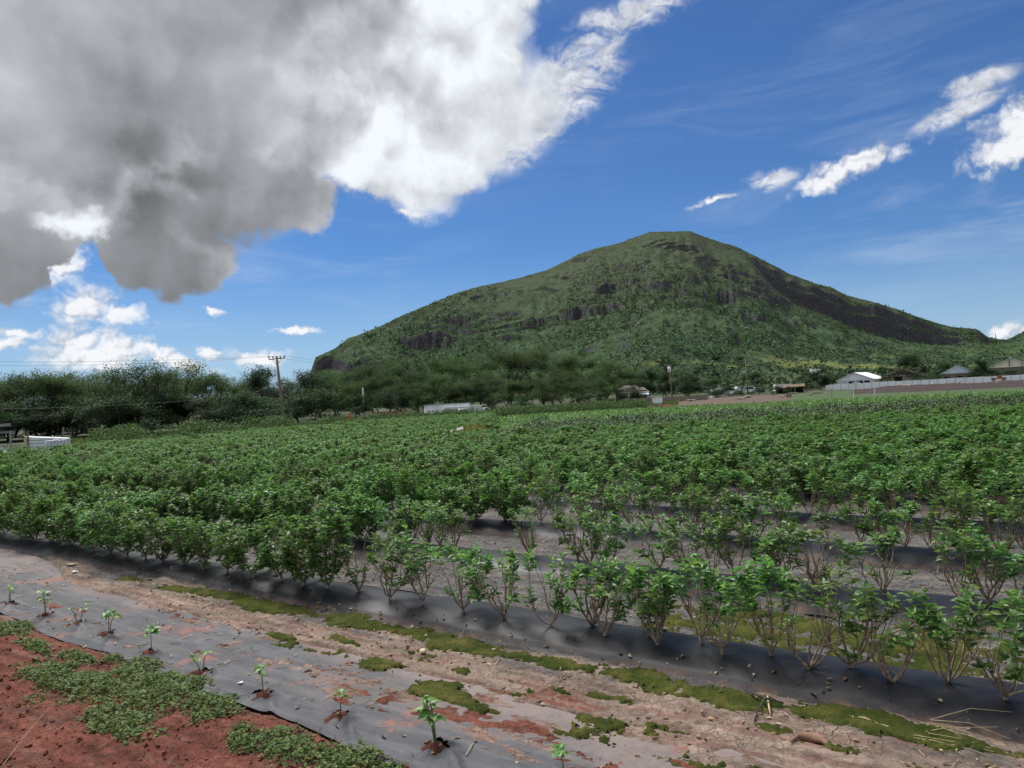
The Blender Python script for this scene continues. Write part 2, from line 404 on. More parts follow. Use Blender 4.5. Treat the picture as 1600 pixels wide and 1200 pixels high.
M['pole'] = plain('pole_wood', (0.23, 0.185, 0.15), 0.85, 0.15, 0.35, 2.5)
M['palepole'] = plain('pale_pole', (0.42, 0.40, 0.37), 0.85, 0.15, 0.25, 2.5)
M['tank'] = plain('translucent_tank', (0.70, 0.73, 0.76), 0.35, 0.5, 0.08, 2)
M['bark_chip'] = plain('bark_chip', (0.23, 0.13, 0.085), 0.8, 0.2, 0.35, 15)
M['cream'] = plain('cream_paper', (0.62, 0.50, 0.36), 0.7, 0.2, 0.2, 20)
M['red_flower'] = leaf_mat('red_flower', (0.35, 0.06, 0.05), (0.5, 0.12, 0.10), None, 0.6, 0.2)
M['white_flower'] = leaf_mat('white_flower', (0.55, 0.58, 0.5), (0.75, 0.75, 0.7), None, 0.6, 0.2)

def soil_mat(name, attr=True, base=None, bump=1.0):
    """earth: broad colour from the ground's own layers, broken up by grains and crumbs"""
    m, k = new_mat(name)
    co = k.n('ShaderNodeTexCoord').outputs['Object']
    c = k.n('ShaderNodeAttribute', attribute_name='earth').outputs['Color'] if attr else k.mix(0.0, base, base)
    n1, n2, n3 = k.noise(co, 3.0, 8, 0.72), k.noise(co, 24.0, 7, 0.75), k.noise(co, 110.0, 4, 0.7)
    f = k.m('MULTIPLY_ADD', k.m('SUBTRACT', n1, 0.5), 1.7, k.m('MULTIPLY_ADD', k.m('SUBTRACT', n2, 0.5), 1.9, 1.0))
    f = k.m('MINIMUM', k.m('MAXIMUM', f, 0.25), 1.7)
    c = k.mix(1.0, c, k.n('ShaderNodeCombineColor', (f, f, f)).outputs[0], 'MULTIPLY')
    cr = k.n('ShaderNodeTexVoronoi', {'Vector': k.vm('ADD', co, k.vm('MULTIPLY', k.noise(co, 9.0, 4, 0.6, out='Color'), (0.12, 0.12, 0.12))), 'Scale': 13.0}, feature='DISTANCE_TO_EDGE').outputs[0]
    crack = k.m('MULTIPLY', k.smooth(cr, 0.05, 0.0), k.smooth(n1, 0.42, 0.6))
    c = k.mix(k.m('MULTIPLY', crack, 0.4), c, (0.05, 0.035, 0.028))
    c = k.mix(k.smooth(n3, 0.60, 0.72), c, k.mix(0.5, c, (0.55, 0.47, 0.40)))
    c = k.mix(k.smooth(n3, 0.42, 0.30), c, k.mix(0.55, c, (0.04, 0.028, 0.022)))
    h = k.m('ADD', k.m('ADD', k.m('MULTIPLY', n2, 1.2), k.m('MULTIPLY', n3, 0.4)), k.m('MULTIPLY', crack, -0.5))
    finish(k, pbsdf(k, c, 0.92, 0.12, h, 0.9 * bump, 0.02)); return m
M['soil'] = soil_mat('soil')
def moss_mat():
    m, k = new_mat('moss')
    co = k.n('ShaderNodeTexCoord').outputs['Object']
    n1, n2 = k.noise(co, 3.5, 8, 0.7), k.noise(co, 120.0, 5, 0.7)
    c = k.ramp(n1, [(0.30, (0.030, 0.046, 0.010)), (0.46, (0.068, 0.088, 0.020)), (0.57, (0.13, 0.13, 0.034)), (0.72, (0.21, 0.18, 0.06))])
    c = k.mix(k.smooth(n2, 0.4, 0.7), k.mix(0.6, c, (0.015, 0.02, 0.005)), c)
    finish(k, pbsdf(k, c, 0.95, 0.05, n2, 1.0, 0.012)); return m
M['moss'] = moss_mat()
def plastic_mat():
    """black polythene: stretched, a little dusty, most dust low on its flank"""
    m, k = new_mat('black_polythene')
    co = k.n('ShaderNodeTexCoord').outputs['Object']
    st = k.n('ShaderNodeMapping', {'Vector': co, 'Rotation': (0, 0, -ROWA), 'Scale': (0.5, 6.0, 2)}).outputs[0]
    n, n2 = k.noise(st, 2.5, 6, 0.6), k.noise(co, 6.0, 6, 0.65)
    z = k.n('ShaderNodeSeparateXYZ', (co,)).outputs[2]
    dust = k.m('MULTIPLY', k.smooth(n2, 0.36, 0.74), k.smooth(z, 0.05, 0.0, 0.05, 1.0))
    c = k.mix(k.m('MULTIPLY', k.smooth(n, 0.4, 0.75), 0.35), (0.013, 0.014, 0.017), (0.040, 0.039, 0.041))
    c = k.mix(k.m('MULTIPLY', dust, 0.9), c, (0.21, 0.135, 0.095))
    spots = k.smooth(k.noise(co, 60.0, 2, 0.5), 0.72, 0.78)
    c = k.mix(k.m('MULTIPLY', spots, 0.6), c, (0.42, 0.36, 0.3))
    finish(k, pbsdf(k, c, k.m('MULTIPLY_ADD', dust, 0.35, 0.46), 0.24, k.m('ADD', n, k.m('MULTIPLY', n2, 0.3)), 0.12, 0.02)); return m
M['plastic'] = plastic_mat()
def mat_mat():
    """woven weed mat: grey-black, scuffed, with a film of pale and red dust"""
    m, k = new_mat('woven_weed_mat')
    co = k.n('ShaderNodeTexCoord').outputs['Object']
    ro = k.n('ShaderNodeMapping', {'Vector': co, 'Rotation': (0, 0, -ROWA)}).outputs[0]
    st = k.n('ShaderNodeMapping', {'Vector': ro, 'Scale': (0.6, 5.0, 1)}).outputs[0]
    n, n2, n3 = k.noise(st, 2.0, 7, 0.65), k.noise(co, 1.3, 7, 0.62), k.noise(co, 30.0, 4, 0.6)
    c = k.mix(k.smooth(n, 0.35, 0.7), (0.030, 0.032, 0.039), (0.078, 0.079, 0.087))
    dust = k.n('ShaderNodeAttribute', attribute_name='dust').outputs['Fac']
    dd = k.smooth(k.m('ADD', k.m('MULTIPLY_ADD', k.m('SUBTRACT', n2, 0.5), 1.3, dust), k.m('MULTIPLY', k.m('SUBTRACT', n3, 0.5), 0.5)), 0.25, 0.95)
    c = k.mix(k.m('MULTIPLY', dd, 0.8), c, (0.235, 0.185, 0.165))
    red = k.smooth(k.m('ADD', k.noise(co, 2.1, 5, 0.6), k.m('MULTIPLY', k.m('SUBTRACT', n3, 0.5), 0.35)), 0.56, 0.70)
    c = k.mix(k.m('MULTIPLY', red, 0.75), c, (0.22, 0.075, 0.045))
    wave = k.n('ShaderNodeTexWave', {'Vector': ro, 'Scale': 90.0, 'Distortion': 0.5}, bands_direction='Y').outputs['Fac']
    h = k.m('ADD', k.m('MULTIPLY', wave, 0.15), k.m('ADD', n3, n))
    finish(k, pbsdf(k, c, k.m('MULTIPLY_ADD', dd, 0.3, 0.52), 0.26, h, 0.45, 0.01)); return m
M['mat'] = mat_mat()

# ------------------------------------------------------------------ ground
BED0, BEDSTEP, BEDHALF = 5.21, 1.95, 0.42
SEEDLINGS = [(9.43, 3.35), (8.47, 3.34), (7.77, 3.35), (7.13, 3.33), (6.21, 3.24), (5.37, 3.19), (4.54, 3.15), (3.78, 3.17), (2.94, 3.17), (2.11, 3.24)]
def mat_near(u): return 2.85 + 0.028 * u + 0.06 * perlin(u * 0.9, u * 0 + 3.3, 5)
def mat_far(u): return 3.98 + 0.02 * u + 0.62 * sstep(u, 9.3, 12.5) + 0.05 * perlin(u * 1.1, u * 0 + 7.7, 6)
def dirt_mask(u, v):
    """loose earth lying on the weed mat"""
    n = fbm(u * 0.8, v * 2.6, 5, 21, 0.6)
    cover = sstep(u, 6.6, 3.6) * sstep(v, 3.0, 3.5) * 0.80 + sstep(v, 3.80, 4.12) * sstep(u, 10.0, 6.0) * 0.6
    d = sstep(n + cover * 1.25, 0.62, 0.95)
    for (su, sv) in SEEDLINGS:
        rr = np.hypot((u - su - 0.02) / 1.15, v - sv + 0.03)
        d = np.maximum(d, sstep(rr + 0.05 * perlin(u * 14, v * 14, 3), 0.115, 0.05))
    return d
def ground_z(u, v):
    u = np.asarray(u, float); v = np.asarray(v, float)
    near = sstep(np.hypot(u - 4, v - 5), 60, 20)
    z = (0.020 * fbm(u * 1.3, v * 1.3, 4, 1) + 0.011 * fbm(u * 7, v * 7, 3, 2, 0.6) + 0.006 * np.abs(fbm(u * 26, v * 26, 2, 9))) * near
    clod = np.maximum(0, fbm(u * 11, v * 11, 3, 12, 0.65)) * 0.02
    z = z + clod * sstep(v, 3.0, 2.7) * near
    inmat = (v > mat_near(u)) & (v < mat_far(u)) & (u > -13.2) & (u < 34)
    d = dirt_mask(u, v)
    zm = -0.034 + d * (0.040 + 0.016 * fbm(u * 6, v * 9, 3, 14) + clod * 0.7)
    z = np.where(inmat, zm, z)
    for (su, sv) in SEEDLINGS:
        z = z + (0.022 + 0.012 * perlin(u * 20, v * 20, 18)) * np.exp(-(np.hypot(u - su, v - sv + 0.02) / 0.075) ** 2)
    # wheel ruts pressed into the bare strip
    rut = 0.018 * np.exp(-((v - 4.28 - 0.05 * np.sin(u * 0.8)) / 0.05) ** 2) + 0.014 * np.exp(-((v - 4.06) / 0.04) ** 2)
    z = z - rut * sstep(u, 8, 6) * near
    # the alleys between the beds are trodden a little lower than the near strip
    z = z - 0.02 * sstep(v, 5.2, 5.8) * near
    return z
def earth_colour(u, v):
    red = np.array((0.168, 0.057, 0.039)); pale = np.array((0.265, 0.20, 0.158)); grey = np.array((0.125, 0.12, 0.114)); pink = np.array((0.23, 0.142, 0.112))
    green = np.array((0.055, 0.075, 0.032)); dk = np.array((0.075, 0.068, 0.05))
    n = fbm(u * 0.7, v * 3.0, 5, 31, 0.6); n2 = fbm(u * 1.5, v * 9.0, 5, 33, 0.62)
    def mx(a, b, t): return a * (1 - t[..., None]) + b * t[..., None]
    c = mx(np.broadcast_to(red, u.shape + (3,)) * 1.0, pink, sstep(n2, 0.15, 0.8) * 0.45)
    strip = mx(mx(np.broadcast_to(pale, u.shape + (3,)), pink, sstep(n2, -0.2, 0.5)), red, sstep(n - 0.45 * sstep(v, 3.5, 4.1) + 0.35 * sstep(u, 5.5, 3.0) * sstep(v, 4.0, 3.5), -0.12, 0.38))
    c = mx(c, strip, sstep(v + 0.12 * n2, 2.95, 3.15))
    c = mx(c, mx(np.broadcast_to(pale, u.shape + (3,)), grey, sstep(n, -0.3, 0.4)), sstep(v + 0.1 * n2, 4.3, 4.6))
    c = mx(c, mx(np.broadcast_to(grey, u.shape + (3,)), pale, sstep(n2, 0.1, 0.7) * 0.35), sstep(v, 5.4, 5.8))
    for (su, sv) in SEEDLINGS:
        c = mx(c, red * 0.75, sstep(np.hypot(u - su, v - sv), 0.2, 0.08))
    c = mx(c, np.broadcast_to(dk, u.shape + (3,)), sstep(v, 11, 16))
    x, y = u * UX + v * VX, u * UY + v * VY
    r = np.hypot(x, y)
    c = mx(c, mx(np.broadcast_to(green, u.shape + (3,)), dk, sstep(fbm(x * 0.05, y * 0.05, 4, 40), 0.05, 0.6)), sstep(r, 44, 60))
    c = c * (0.86 + 0.34 * fbm(u * 1.2, v * 11.0, 4, 36, 0.6))[..., None].clip(0.55, 1.35) if u.size else c
    return c
def spaced(a, b, step, grow, lo, hi):
    mid = list(np.arange(a, b + 1e-6, step))
    s = step; x = b; up = []
    while x < hi: s *= grow; x += s; up.append(x)
    s = step; x = a; dn = []
    while x > lo: s *= grow; x -= s; dn.append(x)
    return np.array(dn[::-1] + mid + up)
def grid_faces(nu, nv):
    i = np.arange(nu * nv).reshape(nu, nv)
    return np.stack([i[:-1, :-1], i[1:, :-1], i[1:, 1:], i[:-1, 1:]], -1).reshape(-1, 4)
def up_faces(V, F):
    """turn a sheet's faces so that they look upward"""
    a, b, c = V[F[0][0]], V[F[0][1]], V[F[0][2]]
    return F[:, ::-1] if np.cross(b - a, c - a)[2] < 0 else F
def build_ground():
    us = spaced(-0.6, 11.5, 0.029, 1.11, -9000, 9000)
    vs = np.concatenate([spaced(2.1, 4.95, 0.018, 1.14, -9000, 4.9), spaced(4.98, 8.0, 0.035, 1.10, 4.97, 9000)])
    U, V_ = np.meshgrid(us, vs, indexing='ij')
    z = ground_z(U, V_)
    P = np.stack([U * UX + V_ * VX, U * UY + V_ * VY, z], -1).reshape(-1, 3)
    me = fast_mesh('ground', P, up_faces(P, grid_faces(len(us), len(vs))), [M['soil']], smooth=True)
    c = earth_colour(U, V_).reshape(-1, 3)
    at_ = me.color_attributes.new('earth', 'FLOAT_COLOR', 'POINT')
    at_.data.foreach_set('color', np.concatenate([c, np.ones((len(c), 1))], 1).astype(np.float32).ravel())
    tag(link('ground', me), kind='structure')
build_ground()

def build_weed_mat():
    us = np.concatenate([np.arange(-13, -1.4, 0.12), np.arange(-1.4, 11, 0.026), np.arange(11, 34, 0.12)])
    T = np.linspace(0, 1, 64)
    U, TT = np.meshgrid(us, T, indexing='ij')
    V_ = mat_near(U) * (1 - TT) + mat_far(U) * TT
    z = 0.004 + 0.007 * fbm(U * 0.8, V_ * 3.0, 4, 51) + 0.005 * np.maximum(0, fbm(U * 1.7 + V_, V_ * 7, 2, 53))
    cz = 1 - np.abs(fbm(U * 0.9 + V_ * 0.6, V_ * 3.4 - U * 0.3, 3, 55, 0.55)) * 2.2
    z += 0.011 * np.clip(cz, 0, 1) ** 4 + 0.004 * fbm(U * 4, V_ * 9, 3, 56)
    for (su, sv) in SEEDLINGS:                         # the mat is lifted and creased round each planting hole
        r = np.hypot(U - su, V_ - sv)
        z += 0.020 * np.exp(-(r / 0.13) ** 2) * (1 + 0.8 * np.sin(5 * np.arctan2(V_ - sv, U - su) + su * 3))
        a = (U - su + 0.22) * 0.8 + (V_ - sv + 0.10) * 0.6
        b = -(U - su + 0.22) * 0.6 + (V_ - sv + 0.10) * 0.8
        z += 0.022 * np.exp(-(b / 0.028) ** 2 - (a / 0.2) ** 2)
    z = z - 0.05 * sstep(TT, 0.95, 1.0)
    P = np.stack([U * UX + V_ * VX, U * UY + V_ * VY, z], -1).reshape(-1, 3)
    F = grid_faces(len(us), len(T))
    cu, cv = U.ravel()[F].mean(1), V_.ravel()[F].mean(1)
    keep = np.ones(len(F), bool)
    for (su, sv) in SEEDLINGS:                         # torn planting holes
        keep &= np.hypot((cu - su) / 1.25, cv - sv) + 0.03 * perlin(cu * 16, cv * 16, 58) > 0.062
    me = fast_mesh('weed_mat', P, up_faces(P, F[keep]), [M['mat']], smooth=True)
    dust = np.clip(0.16 + 0.55 * sstep(U, 6.5, 2.5) * sstep(V_, 3.1, 3.6) + 0.35 * sstep(V_, 3.75, 4.05) + 0.1 * sstep(U, 9, 14), 0, 1)
    me.attributes.new('dust', 'FLOAT', 'POINT').data.foreach_set('value', dust.astype(np.float32).ravel())
    tag(link('weed_mat', me), 'grey woven weed mat strip laid along the row of seedlings', 'weed mat')
build_weed_mat()

def bed_z(s, u, k):
    z = 0.118 * np.maximum(0, 1 - np.abs(s / BEDHALF) ** 2.3) - 0.022 * (np.abs(s) > BEDHALF * 0.9)
    return z + (0.006 * fbm(u * 0.9 + k * 9, s * 4, 3, 61) + 0.006 * perlin(u * 3.0 + k * 5, s * 3, 62)) * (np.abs(s) < BEDHALF * 0.95) - 0.004
def build_beds():
    for k in range(7):
        us = np.concatenate([np.arange(-13.4, -1.5, 0.3), np.arange(-1.5, 14, 0.05 if k < 2 else 0.12), np.arange(14, 52, 0.4)])
        ss = np.linspace(-BEDHALF, BEDHALF, 25 if k < 2 else 15)
        U, S_ = np.meshgrid(us, ss, indexing='ij')
        V_ = BED0 + (k * BEDSTEP if k < 5 else 4 * BEDSTEP + (k - 4) * 1.36) + S_ + 0.035 * perlin(U * 0.5 + 20 * k, U * 0 + 2, 66) * (1 + 0.3 * np.sign(S_)) + (np.abs(S_) > BEDHALF * 0.95) * 0.02 * perlin(U * 5, S_, 8)
        z = bed_z(S_, U, k)
        P = np.stack([U * UX + V_ * VX, U * UY + V_ * VY, z], -1).reshape(-1, 3)
        me = fast_mesh('plastic_bed_cover', P, up_faces(P, grid_faces(len(us), len(ss))), [M['plastic']], smooth=True)
        tag(link('plastic_bed_cover', me), 'black plastic sheet over the %s raised bed counted from the seedling strip' % ordinal(k + 1), 'bed cover', 'plastic covered planting beds')
build_beds()

def moss_mask(u, v):
    n = fbm(u * 1.6, v * 3.2, 4, 71, 0.55); e = 0.20 * fbm(u * 6, v * 7, 5, 73, 0.8)
    n0 = fbm(u * 0.55, v * 0.9, 3, 74)
    strip = 1 - np.abs((v - 4.64 - 0.05 * perlin(u * 0.9, u * 0, 75)) / 0.15)
    m1 = strip * 0.75 + n * 0.75 + e * 1.5 + 0.25 * n0 - 0.11 - 0.5 * sstep(u, 7.0, 9.5) - 2.0 * (v > 4.83)
    m2 = n * 1.0 + n0 * 0.45 + e * 1.5 - 0.30 - 1.5 * sstep(np.abs(v - 4.02), 0.30, 0.48) - 1.5 * sstep(u, 5.2, 7.0)
    m3 = 0.26 + n * 0.75 + e * 1.6 - 2.0 * sstep(np.abs(v - 6.17), 0.42, 0.56) - 1.3 * sstep(u, 2.2, 4.6)
    return np.maximum(np.maximum(m1, m2), m3)
def build_moss():
    us = np.arange(-0.8, 9.5, 0.016); vs = np.concatenate([np.arange(3.45, 4.86, 0.013), np.arange(5.62, 6.74, 0.022)])
    U, V_ = np.meshgrid(us, vs, indexing='ij')
    m = moss_mask(U, V_)
    th = sstep(m, -0.06, 0.26)
    inm = (V_ > mat_near(U)) & (V_ < mat_far(U))
    gz = np.maximum(ground_z(U, V_), np.where(inm, 0.012, -1))
    z = gz - 0.013 + 0.027 * th + 0.010 * th * np.abs(fbm(U * 16, V_ * 16, 2, 77)) + 0.007 * th * perlin(U * 55, V_ * 55, 78)
    P = np.stack([U * UX + V_ * VX, U * UY + V_ * VY, z], -1).reshape(-1, 3)
    F = grid_faces(len(us), len(vs))
    mf = m.ravel()[F].max(1)
    gap = np.abs(np.ptp(V_.ravel()[F], axis=1)) < 0.2
    F = F[(mf > -0.06 + 0.30 * np.random.RandomState(79).rand(len(F)) ** 1.5) & gap]     # thins out into crumbs at the rim
    used = np.unique(F); re = np.full(len(P), -1); re[used] = np.arange(len(used))
    me = fast_mesh('moss', P[used], up_faces(P[used], re[F]), [M['moss']], smooth=True)
    tag(link('moss', me), 'green and olive moss crust on the damp soil beside the beds', 'moss', kind='stuff')
build_moss()

# ------------------------------------------------------------------ mountain
SKYLINE = [(440, 636), (470, 625), (480, 604), (484, 586), (493, 558), (523, 545), (544, 528), (559, 524), (604, 505), (630, 492), (667, 477), (712, 458), (742, 449), (799, 437),
           (855, 422), (885, 407), (926, 389), (967, 380), (997, 369), (1016, 362), (1026, 362), (1079, 361), (1101, 370), (1131, 380), (1150, 385), (1180, 400),
           (1214, 417), (1232, 427), (1274, 443), (1300, 449), (1319, 460), (1375, 475), (1405, 484), (1435, 496), (1487, 511), (1525, 514), (1544, 527), (1560, 530), (1574, 531),
           (1589, 524), (1600, 518), (1700, 470), (1850, 420), (2100, 470), (2500, 560), (2800, 600)]
def build_mountain():
    ae = np.array([azel(*p) for p in SKYLINE])
    def apx(px): return azel(px, 600)[0]
    def along(az, pairs):
        return np.interp(az, [apx(p) for p, _ in pairs], [q for _, q in pairs])
    azs = np.concatenate([np.linspace(ae[0, 0], apx(1620), 780), np.linspace(apx(1620), ae[-1, 0], 90)[1:]])
    ts = np.concatenate([np.linspace(0, 0.86, 190), np.linspace(0.86, 1.0, 80)[1:], np.linspace(1.0, 1.6, 26)[1:]])
    A, T = np.meshgrid(azs, ts, indexing='ij')
    el = np.interp(azs, ae[:, 0], ae[:, 1])
    rr = along(azs, [(440, 760), (700, 840), (1050, 1000), (1300, 1180), (1540, 1320), (1574, 1500), (2800, 1700)])
    rb = along(azs, [(440, 600), (600, 520), (900, 400), (1050, 285), (1600, 275), (2800, 300)])
    Hr = CAM_H + rr * np.tan(el)
    fb = along(azs, [(1060, 0.90), (1150, 0.89), (1180, 0.84), (1245, 0.70), (1345, 0.60), (1410, 0.52), (1500, 0.58), (1550, 0.78), (1600, 0.9)])
    fb = np.where(azs < apx(1060), np.interp(azs, [apx(484), apx(500), apx(560), apx(620)], [0.62, 0.70, 0.84, 0.90]), fb)
    rr_, rb_, Hr_, fb_ = (np.repeat(q[:, None], T.shape[1], 1) for q in (rr, rb, Hr, fb))
    tt = np.clip(T, 0, 1)
    rad = rb_ + (rr_ - rb_) * T
    X, Y = rad * np.sin(A), rad * np.cos(A)
    fz = fbm(X * 0.012, Y * 0.012, 4, 85)
    tc = 0.925 + 0.008 * fz + 0.008 * fbm(A * 30, tt * 4, 3, 95, 0.5) * sstep(fb_, 0.86, 0.6)
    slope = np.where(tt < tc, fb_ * np.power(np.clip(tt / tc, 0, 1), 1.55), 0)
    ctop = np.maximum(fb_, 0.90 + 0.07 * fbm(A * 24, tt * 2, 3, 96))
    cl = fb_ + (ctop - fb_) * (0.62 * sstep(tt, tc, tc + 0.013) + 0.38 * sstep(tt, tc + 0.016, tc + 0.028))
    cap = np.where(tt > tc + 0.028, cl + (1 - cl) * np.clip((tt - tc - 0.028) / (1 - tc - 0.028), 0, 1), cl)
    h = np.where(tt < tc, slope, cap)
    cw = sstep(fb_, 0.86, 0.74)
    h = h * cw + np.power(tt, 1.6) * (1 - cw)
    env = np.clip(4 * tt * (1 - tt), 0, 1)
    gul = 1 - np.abs(fbm(A * 20 + 0.25 * fz, tt * 1.3, 4, 81, 0.5)) * 2
    z = Hr_ * h
    z = z * (1 + 0.055 * gul * env)
    z += (5.0 * fbm(X * 0.010, Y * 0.010, 5, 83, 0.5) + 1.7 * fbm(X * 0.045, Y * 0.045, 5, 84, 0.62)) * np.minimum(1, env * 1.2) ** 1.5 + 0.35 * fbm(X * 0.09, Y * 0.09, 3, 88) * sstep(tt, 0.6, 1)
    # lava benches: broken risers that follow the contour
    p = 17.0 + 7 * perlin(X * 0.004, Y * 0.004, 90)
    q = (z + 13 * fbm(X * 0.009, Y * 0.009, 4, 86, 0.6)) / p
    fr = q - np.floor(q)
    ter = (sstep(fr, 0.80, 0.97) - fr) * p
    mk = sstep(fbm(X * 0.013 + 3, Y * 0.013, 4, 87, 0.6), 0.0, 0.45) * sstep(tt, 0.22, 0.4) * np.minimum(1, (1 - tt) * 12)
    z = z + ter * 0.50 * mk * np.minimum(1, env * 1.6)
    # outcrops: dark ledges standing out of the slope
    for (px0, py0, px1, py1, amp) in [(625, 538, 716, 533, 15), (496, 574, 618, 567, 12), (866, 492, 992, 478, 12), (800, 512, 862, 500, 6), (1122, 464, 1164, 468, 11), (1140, 490, 1212, 496, 11),
                                      (1234, 500, 1296, 509, 9), (1128, 531, 1188, 534, 7), (1076, 430, 1124, 437, 7), (1034, 505, 1070, 506, 8), (900, 410, 934, 404, 6), (1010, 452, 1060, 446, 8),
                                      (930, 455, 985, 448, 7), (700, 500, 770, 492, 7), (760, 530, 850, 524, 6), (1000, 545, 1100, 548, 5), (1210, 468, 1250, 476, 8)]:
        a0, a1 = apx(px0), apx(px1)
        e0, e1 = azel(px0, py0)[1], azel(px1, py1)[1]
        zc = CAM_H + rad * np.tan(e0 + (e1 - e0) * np.clip((A - a0) / (a1 - a0), 0, 1)) + 3.5 * fbm(X * 0.03, Y * 0.03, 3, 97)
        ma = sstep(A, a0, a0 + (a1 - a0) * 0.3) * sstep(A, a1, a1 - (a1 - a0) * 0.3) * (0.75 + 0.5 * perlin(X * 0.05, Y * 0.05, 98))
        z = z + amp * ma * (sstep(z, zc - 1.2, zc + 1.2) - np.clip((z - zc + 17) / 34, 0, 1))
    z = np.where(T > 1, Hr_ * (1 - 0.9 * (T - 1) / 0.6) - 3 * (T - 1), z)
    z = np.where(T <= 0.0, -2.0, z - 0.4 * sstep(T, 0.03, 0.0))
    P = np.stack([X, Y, z], -1)
    F = grid_faces(len(azs), len(ts)); Pf = P.reshape(-1, 3)
    m, k = new_mat('hillside')
    co = k.n('ShaderNodeTexCoord').outputs['Object']
    nz = k.n('ShaderNodeSeparateXYZ', (k.n('ShaderNodeNewGeometry').outputs['Normal'],)).outputs[2]
    n1, n2, n3 = k.noise(co, 0.012, 8, 0.62), k.noise(co, 0.09, 7, 0.65), k.noise(co, 0.5, 5, 0.65)
    hgt = k.n('ShaderNodeSeparateXYZ', (co,)).outputs[2]
    up = k.smooth(k.m('MULTIPLY_ADD', n1, 90, hgt), 70, 200)
    grass = k.mix(k.smooth(n1, 0.4, 0.62), (0.042, 0.080, 0.040), (0.068, 0.108, 0.050))
    grass = k.mix(up, grass, (0.070, 0.092, 0.055))
    c = k.mix(k.smooth(n2, 0.46, 0.60), grass, k.mix(up, (0.035, 0.062, 0.024), (0.06, 0.075, 0.034)))
    c = k.mix(k.m('MULTIPLY', k.smooth(n3, 0.5, 0.7), 0.5), c, (0.03, 0.048, 0.02))
    meadow = k.m('MULTIPLY', k.smooth(hgt, 34, 10), k.smooth(k.noise(co, 0.016, 5, 0.6), 0.52, 0.60))
    c = k.mix(meadow, c, (0.15, 0.175, 0.058))
    rock = k.mix(k.smooth(n3, 0.35, 0.7), (0.042, 0.040, 0.045), (0.115, 0.106, 0.106))
    rk = k.smooth(k.m('MULTIPLY_ADD', k.m('SUBTRACT', n2, 0.5), 0.95, nz), 0.72, 0.56)
    c = k.mix(rk, c, rock)
    finish(k, pbsdf(k, c, 0.95, 0.05, k.m('ADD', k.m('MULTIPLY', n2, 2.0), n3), 1.0, 1.6))
    me = fast_mesh('mountain', Pf, up_faces(Pf, F), [m], smooth=True)
    tag(link('mountain', me), kind='structure')
    return azs, ts, P
MT_AZ, MT_T, MT_P = build_mountain()

# ------------------------------------------------------------------ foliage makers
LEAF8 = (np.array([(0, 0, 0), (0.34, -0.5, 0.10), (0.34, 0, 0.0), (0.34, 0.5, 0.10), (0.70, -0.36, 0.04), (0.70, 0, -0.05), (0.70, 0.36, 0.04), (1.0, 0, -0.20)], float),
         [np.array([(0, 2, 1), (0, 3, 2), (4, 5, 7), (5, 6, 7)]), np.array([(1, 2, 5, 4), (2, 3, 6, 5)])])
LEAF4 = (np.array([(0, 0, 0), (0.45, -0.5, 0.08), (0.45, 0, -0.02), (0.45, 0.5, 0.08), (1.0, 0, -0.15)], float),
         [np.array([(0, 2, 1), (0, 3, 2), (1, 2, 4), (2, 3, 4)])])
SPRAY = (np.array([(0, 0, 0), (0.5, -0.5, 0.05), (1.0, 0, -0.1), (0.5, 0.5, -0.03)], float), [np.array([(0, 1, 2, 3)])])
def norm(a): return a / np.maximum(np.linalg.norm(a, axis=-1, keepdims=True), 1e-9)
def leaves(base, direc, length, width, rng, tpl=LEAF8, upbias=1.0):
    """one copy of the leaf template per base point; returns vertices and face arrays"""
    n = len(base); x = norm(direc)
    up = np.array([0, 0, 1.0]) * upbias + rng.normal(0, 0.35, (n, 3))
    y = norm(np.cross(up, x)); z = np.cross(x, y)
    T, FS = tpl
    L = np.asarray(length)[:, None, None]; Wd = np.asarray(width)[:, None, None]
    V = base[:, None, :] + x[:, None, :] * T[None, :, 0:1] * L + y[:, None, :] * T[None, :, 1:2] * Wd + z[:, None, :] * T[None, :, 2:3] * L
    off = (np.arange(n) * len(T))[:, None, None]
    return V.reshape(-1, 3), [(f[None] + off).reshape(-1, f.shape[1]) for f in FS]
def curve(a, b, sag, n, rng, jit):
    t = np.linspace(0, 1, n)[:, None]
    c = (a + b) / 2 + sag
    p = a * (1 - t) ** 2 + 2 * c * t * (1 - t) + b * t ** 2
    j = rng.normal(0, jit, p.shape); j[0] = 0; j[-1] = 0
    return p + j

